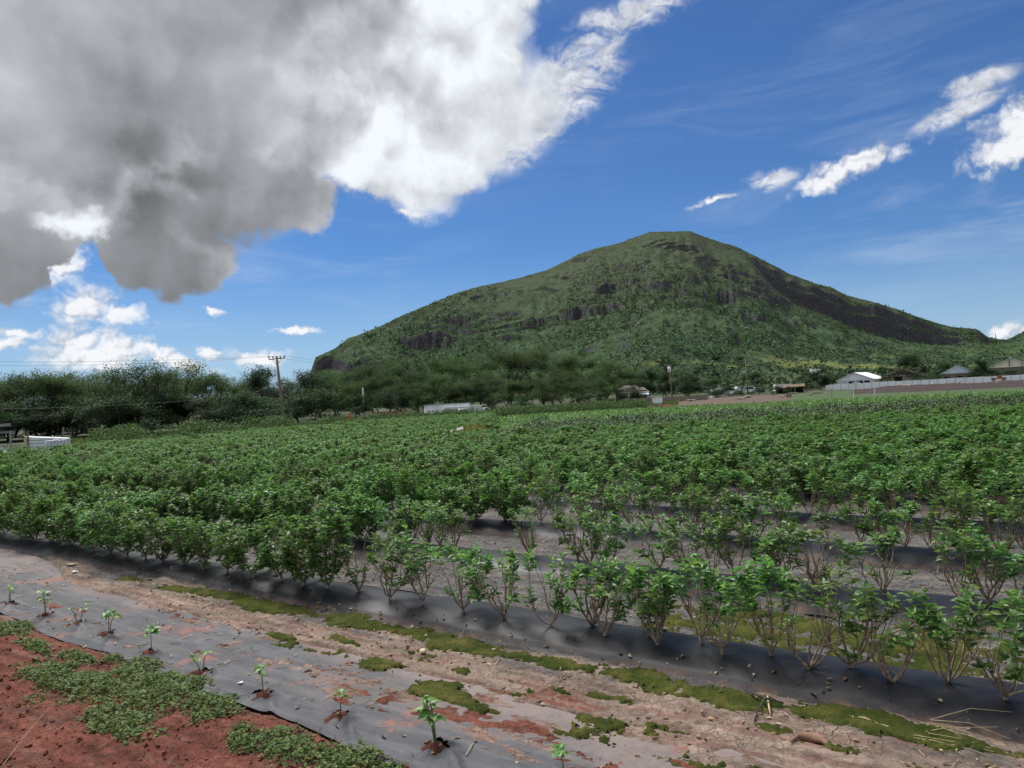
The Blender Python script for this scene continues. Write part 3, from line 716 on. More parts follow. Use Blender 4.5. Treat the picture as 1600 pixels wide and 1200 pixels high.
def make_shrub(seed, h, w, bare, hero=True):
    """a pruned crop shrub: short trunk, vase of woody stems, leaf whorls at the tips (bare 0..1 = how leafless its lower stems are)"""
    rng = np.random.RandomState(seed)
    st = MB()
    ns = rng.randint(4, 8)
    ht = rng.uniform(0.015, 0.075) * (h / 0.6)
    top = np.array([rng.normal(0, 0.012), rng.normal(0, 0.012), ht])
    r0 = rng.uniform(0.010, 0.016)
    st.tube([(0, 0, -0.05), tuple(top * np.array([0.5, 0.5, 0.5])), tuple(top)], [r0 * 1.25, r0, r0 * 0.95], 6)
    nt = int((10 + 8 * rng.rand()) * (1 + 1.5 * (1 - bare)) * (1.0 if hero else 0.8))
    ph0 = rng.rand() * 6.28
    prim = []
    for i in range(ns):
        a = ph0 + i * 6.283 / ns + rng.normal(0, 0.3)
        e = np.array([math.cos(a), math.sin(a), 0]) * w * rng.uniform(0.12, 0.32) + np.array([0, 0, h * rng.uniform(0.28, 0.55)])
        p = curve(top * 0.8, e, np.array([math.cos(a), math.sin(a), 0]) * w * 0.07 - np.array([0, 0, 0.04 * h]), 5, rng, 0.006)
        st.tube(p, np.linspace(r0 * 0.62, r0 * 0.36, 5), 5, False)
        prim.append(p)
    tips, dirs = [], []
    for i in range(nt):
        j = rng.randint(ns); p = prim[j]
        a = math.atan2(p[-1][1], p[-1][0]) + rng.normal(0, 0.65)
        rad = w * 0.5 * math.sqrt(rng.uniform(0.05, 1.0))
        dome = math.sqrt(max(0.0, 1 - (rad / (w * 0.56)) ** 2))
        zz = h * (0.62 + 0.38 * dome) * rng.uniform(0.86, 1.04) if rng.rand() < 0.56 + 0.2 * bare else h * rng.uniform(0.26, 0.72)
        e = np.array([math.cos(a) * rad, math.sin(a) * rad, zz * (1 + 0.12 * math.cos(a + ph0))])
        b = p[rng.randint(2, 5)]
        q = curve(b, e, np.array([math.cos(a), math.sin(a), 0]) * 0.03 + np.array([0, 0, -0.02]), 5, rng, 0.008)
        st.tube(q, np.linspace(r0 * 0.33, r0 * 0.13, 5), 4, False)
        tips.append(q); dirs.append(e - q[-2])
    # a few dead, leafless twigs
    for i in range(int(3 + 9 * bare)):
        p = prim[rng.randint(ns)]; b = p[rng.randint(1, 5)]
        a = rng.rand() * 6.28
        e = b + np.array([math.cos(a) * w * 0.22, math.sin(a) * w * 0.22, h * rng.uniform(0.05, 0.30)])
        st.tube(curve(b, e, np.zeros(3), 4, rng, 0.008), np.linspace(r0 * 0.26, r0 * 0.08, 4), 4, False)
    B, D, L = [], [], []
    for q, d in zip(tips, dirs):
        if bare > 0.6 and rng.rand() < bare * 0.36: continue          # stripped by the pickers
        nodes = rng.randint(4, 7) if bare > 0.5 else rng.randint(5, 8)
        ln = np.linalg.norm(q[-1] - q[0])
        for m_ in range(nodes):
            back = m_ * rng.uniform(0.020, 0.034)
            t = max(0.0, 1 - back / max(ln, 0.05)); f = t * 4; i0 = min(3, int(f)); pos = q[i0] * (1 - (f - i0)) + q[i0 + 1] * (f - i0)
            nl = 4 if m_ == 0 else 3
            a0 = rng.rand() * 6.28
            for l in range(nl):
                a = a0 + l * 6.283 / nl + rng.normal(0, 0.25)
                lift = (0.75 if m_ == 0 else 0.25) + rng.normal(0, 0.25)
                B.append(pos); D.append((math.cos(a), math.sin(a), lift)); L.append(rng.uniform(0.055, 0.095) * (0.72 if m_ == 0 else 1.0) * (1.0 if m_ < 4 else 0.8))
    if bare < 0.5:                                       # leafy shrubs carry leaves all along their stems
        allp = np.concatenate([np.concatenate(tips)] + prim)
        pick = allp[rng.randint(len(allp), size=int(len(B) * 0.65))]
        pick = pick[pick[:, 2] > h * 0.10]
        for pos in pick:
            a = rng.rand() * 6.28; B.append(pos + rng.normal(0, 0.012, 3)); D.append((math.cos(a), math.sin(a), rng.normal(0.1, 0.3))); L.append(rng.uniform(0.06, 0.10))
    B, D, L = np.array(B), np.array(D), np.array(L)
    V, F = leaves(B, D, L, L * rng.uniform(0.40, 0.52, len(L)), rng, LEAF8 if hero else LEAF4)
    fol = fast_mesh('foliage', V, F, [M['leaf']], smooth=False)
    return st.mesh('branches', M['stem'], True), fol

def make_tree(seed, H, spread, style, trunk_h=0.25, nleaf=7000, leaf=0.24, leafmat='tree', flat=0.55, open_=0.5, zlo=0.24):
    """tapered trunk, three generations of limbs, and leaf sprays gathered in clumps round the outer twigs"""
    rng = np.random.RandomState(seed)
    n3 = 230
    # crown points: uneven dome made of several overlapping lobes
    nl = rng.randint(6, 10)
    lob = []
    for i in range(nl):
        a = i * 6.283 / nl + rng.normal(0, 0.35); rd = spread * rng.uniform(0.22, 0.62)
        lob.append((math.cos(a) * rd, math.sin(a) * rd, H * rng.uniform(zlo, 0.80) - 0.06 * rd, spread * rng.uniform(0.28, 0.48)))
    lob.append((rng.normal(0, spread * 0.12), rng.normal(0, spread * 0.12), H * 0.78, spread * 0.42))
    lob = np.array(lob)
    ii = rng.randint(len(lob), size=n3)
    d = norm(rng.normal(0, 1, (n3, 3))) * (rng.rand(n3, 1) ** 0.42)
    d[:, 2] = np.where(d[:, 2] < -0.35, -d[:, 2] * 0.5, d[:, 2])
    E3 = lob[ii, :3] + d * lob[ii, 3:4] * np.array([1, 1, flat])
    E3[:, 2] = np.where(E3[:, 2] < H * 0.08, H * rng.uniform(0.05, 0.4, n3), np.minimum(E3[:, 2], H))
    # cluster the twigs into limbs
    def kmeans(P, k):
        c = P[rng.choice(len(P), k, False)]
        for _ in range(6):
            lab = np.argmin(((P[:, None] - c[None]) ** 2).sum(-1), 1)
            c = np.array([P[lab == j].mean(0) if (lab == j).any() else c[j] for j in range(k)])
        return c, lab
    c2, l2 = kmeans(E3, 28); c1, l1 = kmeans(c2, 6)
    mb = MB()
    fork = np.array([rng.normal(0, 0.05 * H), rng.normal(0, 0.05 * H), H * trunk_h])
    r0 = H * rng.uniform(0.011, 0.015)
    mb.tube(curve(np.array([0, 0, -0.4]), fork, rng.normal(0, 0.03 * H, 3) * np.array([1, 1, 0]), 5, rng, 0.02), np.linspace(r0 * 1.35, r0 * 0.9, 5), 8)
    k1 = fork + (c1 - fork) * 0.52; k1[:, 2] -= 0.03 * H
    for q in k1: mb.tube(curve(fork * 0.92, q, np.array([0, 0, -0.04 * H]), 6, rng, H * 0.008), np.linspace(r0 * 0.75, r0 * 0.42, 6), 6, False)
    k2 = np.array([k1[l1[j]] + (c2[j] - k1[l1[j]]) * 0.72 for j in range(len(c2))])
    for j, q in enumerate(k2): mb.tube(curve(k1[l1[j]], q, rng.normal(0, H * 0.025, 3), 5, rng, H * 0.008), np.linspace(r0 * 0.42, r0 * 0.18, 5), 5, False)
    for j, q in enumerate(E3): mb.tube(curve(k2[l2[j]], q, rng.normal(0, H * 0.02, 3), 4, rng, H * 0.006), np.linspace(r0 * 0.16, r0 * 0.045, 4), 3, False)
    # sprays
    live = rng.rand(n3) > (0.14 * open_)
    idx = np.where(live)[0][rng.randint(live.sum(), size=nleaf)]
    t = rng.uniform(0.45, 1.08, nleaf)[:, None]
    base = k2[l2[idx]] * (1 - t) + E3[idx] * t
    sig = spread * (0.074 if style == 'feathery' else 0.080)
    base = base + np.clip(rng.normal(0, 1, (nleaf, 3)), -1.5, 1.5) * np.array([sig, sig, sig * 0.6])
    out = norm(base - np.array([0, 0, H * 0.35])) + rng.normal(0, 0.7, (nleaf, 3))
    out[:, 2] *= 0.5
    L = rng.uniform(0.6, 1.35, nleaf) * leaf
    V, F = leaves(base, out, L, L * rng.uniform(0.45, 0.8, nleaf), rng, SPRAY)
    top = np.percentile(V[:, 2], 99.4)
    def stretch(z): return np.where(z > H * 0.3, H * 0.3 + (z - H * 0.3) * (H * 0.7) / (top - H * 0.3), z)   # the crown reaches the stated height
    V[:, 2] = stretch(V[:, 2])
    mb.v = [(p[0], p[1], float(stretch(p[2]))) for p in mb.v]
    V[:, 2] = np.maximum(V[:, 2], 0.05)
    return mb.mesh('trunk', M['bark'], True), fast_mesh('crown', V, F, [M[leafmat]])

# ------------------------------------------------------------------ scrub on the mountain
def build_scrub():
    rng = np.random.RandomState(5)
    P = MT_P; na, nt, _ = P.shape
    last = int(np.argmax(MT_T >= 0.995)); vis = int(np.argmax(MT_AZ > azel(1640, 600)[0]))
    N = 150000
    i = rng.randint(0, vis - 1, N); j = rng.randint(1, last, N)
    fi, fj = rng.rand(N, 1), rng.rand(N, 1)
    pos = P[i, j] * (1 - fi) * (1 - fj) + P[i + 1, j] * fi * (1 - fj) + P[i, j + 1] * (1 - fi) * fj + P[i + 1, j + 1] * fi * fj
    e1, e2 = P[i + 1, j] - P[i, j], P[i, j + 1] - P[i, j]
    nrm = np.cross(e1, e2); area = np.linalg.norm(nrm, axis=1); nz = np.abs(nrm[:, 2]) / np.maximum(area, 1e-9)
    dens = sstep(fbm(pos[:, 0] * 0.010, pos[:, 1] * 0.010, 4, 101), -0.75, 0.35) * (0.45 + 0.55 * sstep(pos[:, 2], 190, 60)) * (0.25 + 0.75 * sstep(nz, 0.45, 0.7))
    dens *= 1 - 0.72 * sstep(fbm(pos[:, 0] * 0.016, pos[:, 1] * 0.016, 3, 104), 0.05, 0.35) * sstep(pos[:, 2], 45, 15)
    keep = rng.rand(N) < dens * np.clip(area / np.percentile(area, 75), 0.1, 1)
    pos = pos[keep]; n = len(pos)
    size = rng.uniform(0.5, 1.35, n) * (1 + 1.3 * (rng.rand(n) < 0.09)) * (1.0 - 0.35 * sstep(pos[:, 2], 80, 200))
    nq = 5
    u = norm(rng.normal(0, 1, (n, nq, 3))); u[..., 2] = np.abs(u[..., 2]) * 0.75
    base = pos[:, None] + u * (size[:, None, None] * rng.uniform(0.35, 1.0, (n, nq, 1)))
    L = (size[:, None] * rng.uniform(0.65, 1.15, (n, nq))).ravel()
    V, F = leaves(base.reshape(-1, 3), (u + rng.normal(0, 0.6, u.shape)).reshape(-1, 3), L, L * 0.8, rng, SPRAY)
    # one island per bush would hide the leaf tints, so every spray keeps its own
    tag(link('mountain_scrub', fast_mesh('mountain_scrub', V, F, [M['scrub']])), 'low dark green scrub dotted over the mountain slopes', 'scrub', kind='stuff')
build_scrub()

# ------------------------------------------------------------------ crop field
FIELD_EDGE = [(-400, 46), (0, 49), (250, 50), (450, 60), (650, 71), (800, 73), (1000, 80), (1200, 82), (1400, 84), (1600, 84), (1900, 84), (2600, 84)]
_fe_az = [azel(p, 620)[0] for p, _ in FIELD_EDGE]
def in_field(x, y, shrink=0.0):
    a = np.arctan2(x, y); r = np.hypot(x, y)
    return (r < np.interp(a, _fe_az, [q for _, q in FIELD_EDGE]) - shrink) & (a > R_(-48)) & (a < R_(62))
def bareness(u, v):
    """how leafless the shrubs are: high in the near right-hand corner, low elsewhere"""
    n = fbm(u * 0.35, v * 0.35, 3, 111)
    return np.clip(0.92 * sstep(u + n * 2.0, 8.6, 5.2) * sstep(v + n * 1.5, 15.5, 10.0) + 0.75 * sstep(n, 0.42, 0.62) * sstep(v, 30, 14), 0, 1)
def project(P):
    d = np.asarray(P, float) - np.array([0, 0, CAM_H])
    w = d @ _f
    return 800 + FPX * (d @ CR) / w, 600 - FPX * (d @ CU) / w, w
def build_field():
    rng = np.random.RandomState(11)
    # (u, v, height, width, bareness) of every shrub
    ROW0 = [(0.02, 5.08, .62, .42, .45), (0.26, 5.09, .60, .46, .72), (0.55, 5.2, .60, .46, .95), (0.85, 5.08, .62, .44, .88), (1.10, 5.2, .64, .46, .75), (1.36, 5.08, .60, .46, .80), (1.62, 5.2, .66, .44, .55),
            (1.93, 5.08, .62, .46, .82), (2.13, 5.2, .60, .40, .70), (2.43, 5.08, .56, .34, .60), (2.55, 5.2, .60, .40, .72), (2.88, 5.08, .64, .46, .70), (3.08, 5.2, .58, .38, .65), (3.38, 5.08, .60, .46, .62),
            (3.87, 5.09, .62, .46, .72), (4.31, 5.08, .60, .48, .60), (4.82, 5.09, .66, .48, .66), (5.24, 5.08, .62, .44, .58), (5.78, 5.17, .60, .42, .90), (6.18, 5.12, .80, .62, .10),
            (6.52, 5.08, .84, .70, .05), (6.95, 5.12, .78, .66, .15), (7.42, 5.08, .60, .52, .42), (7.96, 5.1, .62, .54, .35), (8.45, 5.1, .64, .54, .30), (8.95, 5.12, .62, .54, .25), (9.4, 5.1, .66, .58, .18),
            (9.85, 5.12, .74, .62, .12), (10.3, 5.1, .80, .66, .05), (10.8, 5.12, .80, .66, .05)]
    lst = [(u, v, h, w * (1.18 if b > 0.4 else 1.0), b, 0) for (u, v, h, w, b) in ROW0]
    u = 11.25
    while u < 46: lst.append((u, BED0 - 0.08 + rng.uniform(-.07, .07), rng.uniform(.60, .76), rng.uniform(.56, .70), rng.uniform(.02, .25), 0)); u += rng.uniform(.34, .46)
    u = -0.35
    while u > -12.8: lst.append((u, BED0 - 0.08 + rng.uniform(-.07, .07), .62, .45, .7, 0)); u -= 0.33
    v0 = BED0
    for k in range(1, 64):
        v0 += BEDSTEP if k < 5 else 1.36
        u = -13.0 - rng.rand() * 0.3
        step = 0.27 if k < 4 else 0.37
        while u < 3.2 * v0 + 4:
            x, y = u * UX + v0 * VX, u * UY + v0 * VY
            if in_field(x, y) and (y < 29.6 or math.atan2(x, y) < azel(770, 640)[0]):
                b = float(bareness(u, v0)); b = min(1.0, max(0.0, b + rng.normal(0, 0.12)))
                big = 1.0 + 0.14 * float(fbm(u * 0.25, v0 * 0.25, 3, 115))
                if not (b > 0.5 and rng.rand() < 0.06) and not rng.rand() < 0.015:
                    lst.append((u + rng.normal(0, .04), v0 + rng.choice([-.08, .06]) + rng.normal(0, .03), (rng.uniform(.50, .74) if k < 5 else rng.uniform(.55, .70)) * big, rng.uniform(.42, .58) if b > 0.5 else (rng.uniform(.58, .82) if k < 5 else rng.uniform(.72, .98)), b, k))
            u += step * rng.uniform(0.75, 1.25)
    A = np.array(lst)
    P = np.stack([A[:, 0] * UX + A[:, 1] * VX, A[:, 0] * UY + A[:, 1] * VY, np.full(len(A), 0.10)], 1)
    P[:, 2] = np.where(A[:, 5] == 0, 0.112 * (1 - (np.abs(A[:, 1] - BED0) / BEDHALF) ** 2.3), 0.105) - 0.012
    px, py, w = project(P + np.array([0, 0, 0.35]))
    dist = np.hypot(P[:, 0], P[:, 1])
    # the clearing where a board lies on dry grass
    cb = at(722, 674, 34.3)
    inclear = (np.hypot((P[:, 0] - cb.x) / 1.1, (P[:, 1] - cb.y) / 1.9) < 1)
    view = (w > 0) & (px > -25) & (px < 1625) & (py < 1230) & ~inclear
    order = np.where(view)[0][np.argsort(dist[view])]
    single = set(order[:300].tolist())
    # meshes: one of its own for each shrub of the near row, shared ones behind
    sparse = [make_shrub(400 + i, 0.64, 0.47, 0.90 - 0.035 * i, True) for i in range(11)]
    bushy = [make_shrub(500 + i, 0.70, 0.68, 0.05 + 0.045 * i, True) for i in range(9)]
    byrow = {}
    for i in single: byrow.setdefault(int(A[i, 5]), []).append(i)
    sources = {}
    for k, ids in byrow.items():
        ids.sort(key=lambda i: A[i, 0])
        for n_, i in enumerate(ids):
            u, v, h, wd, b, _ = A[i]
            if k == 0 and u < 12:
                br, fo = make_shrub(1000 + i, h, wd, b, True); s = (1, 1, 1); key = None
            else:
                pool = sparse if b > 0.5 else bushy
                q = rng.randint(len(pool)); br, fo = pool[q]; key = (b > 0.5, q)
                h0, w0 = (0.64, 0.47) if b > 0.5 else (0.70, 0.68)
                s = (wd / w0, wd / w0, h / h0)
            look = 'half-bare' if b > 0.75 else ('thin' if b > 0.5 else ('leafy' if b > 0.22 else 'dense bushy'))
            lab = '%s green crop shrub, %s from the right in the %s planted row' % (look, ordinal(n_ + 1), ORD[k + 1])
            if k == 0: lab = '%s crop shrub on the near plastic bed, %s from its right end' % (look, ordinal(n_ + 1))
            t = thing('crop_shrub', lab, 'shrub', P[i], rng.rand() * 6.28, 'crop shrubs in the nearest rows'); t.scale = s
            t.rotation_euler = (rng.normal(0, 0.09), rng.normal(0, 0.09), t.rotation_euler[2])
            bo = link('branches', br, t); fo_ = link('foliage', fo, t)
            if key is not None and key not in sources: sources[key] = (bo, fo_)
    # all the shrubs beyond: one object of instances
    rest = [i for i in np.where(w > 0)[0] if i not in single and not inclear[i] and -140 < px[i] < 3200]
    keys_s = [q for q in sources if q[0]]; keys_b = [q for q in sources if not q[0]]
    keys = keys_s + keys_b
    idx = [rng.randint(len(keys_s)) if A[i, 4] > 0.5 else len(keys_s) + rng.randint(len(keys_b)) for i in rest]
    sxy = np.array([A[i, 3] / (0.47 if A[i, 4] > 0.5 else 0.68) for i in rest]); sz = np.array([A[i, 2] / (0.64 if A[i, 4] > 0.5 else 0.70) for i in rest])
    scatter('crop_field', P[rest], rng.rand(len(rest)) * 6.28, np.stack([sxy, sxy, sz], 1), idx, [sources[q] for q in keys],
            'dense dark green crop rows filling the field beyond the near shrubs', 'crop')
    return P, A
def scatter(name, pts, rotz, scale, idx, sources, label, cat):
    """point cloud whose geometry nodes stand one of the source shrubs on every point"""
    me = bpy.data.meshes.new(name); me.from_pydata([tuple(p) for p in pts], [], [])
    me.attributes.new('turn', 'FLOAT', 'POINT').data.foreach_set('value', np.asarray(rotz, np.float32))
    me.attributes.new('size', 'FLOAT_VECTOR', 'POINT').data.foreach_set('vector', np.asarray(scale, np.float32).ravel())
    me.attributes.new('pick', 'INT', 'POINT').data.foreach_set('value', np.asarray(idx, np.int32))
    o = link(name, me)
    ng = bpy.data.node_groups.new(name, 'GeometryNodeTree')
    ng.interface.new_socket('Geometry', in_out='INPUT', socket_type='NodeSocketGeometry')
    ng.interface.new_socket('Geometry', in_out='OUTPUT', socket_type='NodeSocketGeometry')
    gi, go = ng.nodes.new('NodeGroupInput'), ng.nodes.new('NodeGroupOutput')
    lk = ng.links.new
    jo = ng.nodes.new('GeometryNodeJoinGeometry')
    for grp in reversed(sources):                       # a join lists its links last to first
        j2 = ng.nodes.new('GeometryNodeJoinGeometry')
        for ob in grp:
            oi = ng.nodes.new('GeometryNodeObjectInfo'); oi.inputs['Object'].default_value = ob
            lk(oi.outputs['Geometry'], j2.inputs[0])
        g2 = ng.nodes.new('GeometryNodeGeometryToInstance'); lk(j2.outputs[0], g2.inputs[0]); lk(g2.outputs[0], jo.inputs[0])
    def attr(nm, dt):
        a = ng.nodes.new('GeometryNodeInputNamedAttribute'); a.data_type = dt; a.inputs['Name'].default_value = nm; return a.outputs['Attribute']
    ip = ng.nodes.new('GeometryNodeInstanceOnPoints')
    cx = ng.nodes.new('ShaderNodeCombineXYZ'); lk(attr('turn', 'FLOAT'), cx.inputs[2])
    er = ng.nodes.new('FunctionNodeEulerToRotation'); lk(cx.outputs[0], er.inputs[0])
    lk(gi.outputs[0], ip.inputs['Points']); lk(jo.outputs[0], ip.inputs['Instance'])
    ip.inputs['Pick Instance'].default_value = True
    lk(attr('pick', 'INT'), ip.inputs['Instance Index']); lk(er.outputs[0], ip.inputs['Rotation']); lk(attr('size', 'FLOAT_VECTOR'), ip.inputs['Scale'])
    lk(ip.outputs[0], go.inputs[0])
    md = o.modifiers.new('scatter', 'NODES'); md.node_group = ng
    tag(o, label, cat, kind='stuff'); return o
SHRUB_P, SHRUB_A = build_field()

# ------------------------------------------------------------------ strips beyond the field
def leaf_strip(name, pts, h, size, mat, label, cat, seed, tpl=SPRAY, up=0.6, wid=0.6):
    rng = np.random.RandomState(seed); n = len(pts)
    base = np.array(pts, float)
    base[:, 2] += np.asarray(h) * rng.rand(n) ** 0.7
    d = rng.normal(0, 1, (n, 3)); d[:, 2] = np.abs(d[:, 2]) * up + up * 0.3
    L = size * rng.uniform(0.6, 1.4, n)
    V, F = leaves(base, d, L, L * wid, rng, tpl)
    return tag(link(name, fast_mesh(name, V, F, [M[mat]])), label, cat, kind='stuff')
M['dark_crop'] = leaf_mat('dark_crop_leaf', (0.028, 0.056, 0.030), (0.062, 0.10, 0.050), (0.085, 0.095, 0.075), 0.6, 0.2)
M['young_crop'] = leaf_mat('young_crop_leaf', (0.060, 0.125, 0.028), (0.125, 0.21, 0.052), (0.17, 0.24, 0.075), 0.55, 0.35)
M['edge_weed'] = leaf_mat('edge_weed_leaf', (0.038, 0.088, 0.028), (0.085, 0.155, 0.048), (0.13, 0.18, 0.07), 0.7, 0.3, 0.15)
def build_strips():
    rng = np.random.RandomState(31)
    # dark flowering rows that close the crop on the right
    n = 42000
    x = rng.uniform(-2, 36, n); y = 30.4 + rng.uniform(0, 3.4, n) + 0.02 * x
    y = np.where(rng.rand(n) < 0.55, 30.4 + rng.normal(0, 0.22, n) + 0.02 * x, y)
    hh = (0.98 + 0.16 * fbm(x * 0.9, y * 0.9, 3, 121)) * sstep(x, -2, 1)
    leaf_strip('dark_crop_rows', np.stack([x, y, np.zeros(n)], 1), hh, 0.085, 'dark_crop', 'dark grey-green flowering crop rows along the back of the field', 'crop', 32, SPRAY, 0.7, 0.55)
    # bright low crop behind it
    n = 56000
    a = rng.uniform(azel(690, 640)[0], azel(2000, 600)[0], n); r = np.sqrt(rng.uniform(42 ** 2, 79 ** 2, n))
    x, y = r * np.sin(a), r * np.cos(a)
    k = (~in_field(x, y, -1.0)) | (y > 37)
    k &= (np.abs(((y * 0.9 + x * 0.1) % 1.5) - 0.75) > 0.18)
    leaf_strip('young_crop_strip', np.stack([x, y, np.zeros(n)], 1)[k], 0.26, 0.19, 'young_crop', 'bright green strip of low young crop behind the dark rows', 'crop', 33)
    # rank weeds and bushy growth along the left and middle edge of the field
    n = 72000
    a = rng.uniform(azel(-80, 640)[0], azel(1010, 640)[0], n)
    r0 = np.interp(a, _fe_az, [q for _, q in FIELD_EDGE])
    r = r0 + 0.8 + rng.gamma(1.5, 4.2, n)
    x, y = r * np.sin(a), r * np.cos(a)
    hump = sstep(fbm(x * 0.30, y * 0.30, 3, 124), -0.15, 0.45)
    hh = (0.42 + 0.75 * hump * (0.6 + 0.6 * sstep(a, azel(520, 640)[0], azel(430, 640)[0]))) * sstep(r - r0, 14, 5) + 0.25
    hh = hh * (1 - 0.75 * sstep(a, azel(150, 640)[0], azel(118, 640)[0]))
    leaf_strip('edge_weeds', np.stack([x, y, np.zeros(n)], 1), hh, 0.19, 'edge_weed', 'tangled green weeds along the far edge of the crop field', 'weeds', 34)
    # pale dry grass on the bank behind the weeds
    n = 26000
    a = rng.uniform(azel(60, 640)[0], azel(1060, 640)[0], n)
    r = np.interp(a, _fe_az, [q for _, q in FIELD_EDGE]) + rng.uniform(7, 26, n)
    leaf_strip('bank_grass', np.stack([r * np.sin(a), r * np.cos(a), np.zeros(n)], 1), 0.25, 0.36, 'grass', 'pale green and straw grass on the bank behind the field', 'grass', 35, SPRAY, 2.2, 0.18)
    # dry grass round the board in the field
    c = at(738, 671, 34.5); n = 420
    rr, th = np.sqrt(rng.rand(n)), rng.rand(n) * 6.28
    leaf_strip('dry_grass', np.stack([c.x + rr * np.cos(th) * 0.62, c.y + rr * np.sin(th) * 1.5, np.zeros(n)], 1), 0.55, 0.42, 'drygrass', 'tuft of yellow dry grass round the board in the field', 'grass', 36, SPRAY, 2.5, 0.10)
build_strips()
# rough ground on the right, between the crop and the white wall
def sheet(name, pts, mat, z):
    me = bpy.data.meshes.new(name); me.from_pydata([(p.x, p.y, z) for p in pts], [], [tuple(range(len(pts)))]); me.materials.append(mat); me.update()
    if me.polygons[0].normal.z < 0: me.flip_normals()
    return tag(link(name, me), kind='structure')
def build_berm():
    """turned earth banked up below the white wall"""
    azs = np.linspace(azel(1330, 600)[0], azel(1700, 600)[0], 220); ts = np.linspace(0, 1, 26)
    A, T = np.meshgrid(azs, ts, indexing='ij')
    r = 112 + 58 * T
    x, y = r * np.sin(A), r * np.cos(A)
    z = 0.05 + (0.42 * np.sin(T * math.pi) ** 0.7 + 0.35 * fbm(x * 0.16, y * 0.16, 4, 131)) * np.sin(np.clip(T, 0, 1) * math.pi) ** 0.5 * sstep(A, azs[0], azs[40])
    z = np.where((T <= 0) | (T >= 1), -0.1, z)
    P = np.stack([x, y, z], -1).reshape(-1, 3)
    tag(link('turned_earth', fast_mesh('turned_earth', P, up_faces(P, grid_faces(220, 26)), [soil_mat('turned_earth', False, (0.050, 0.034, 0.031))], smooth=True)), kind='structure')
    sheet('grass_field', [ground_at(p, r) for p, r in ((1230, 84), (1700, 84), (1700, 111), (1520, 111), (1420, 112), (1400, 168), (1235, 168))], soil_mat('grass_field', False, (0.062, 0.098, 0.038)), 0.03)
    sheet('dirt_yard', [ground_at(p, r) for p, r in ((1010, 92), (1235, 84), (1300, 150), (1235, 155), (1000, 150))], soil_mat('dirt_yard', False, (0.115, 0.085, 0.066)), 0.026)
build_berm()

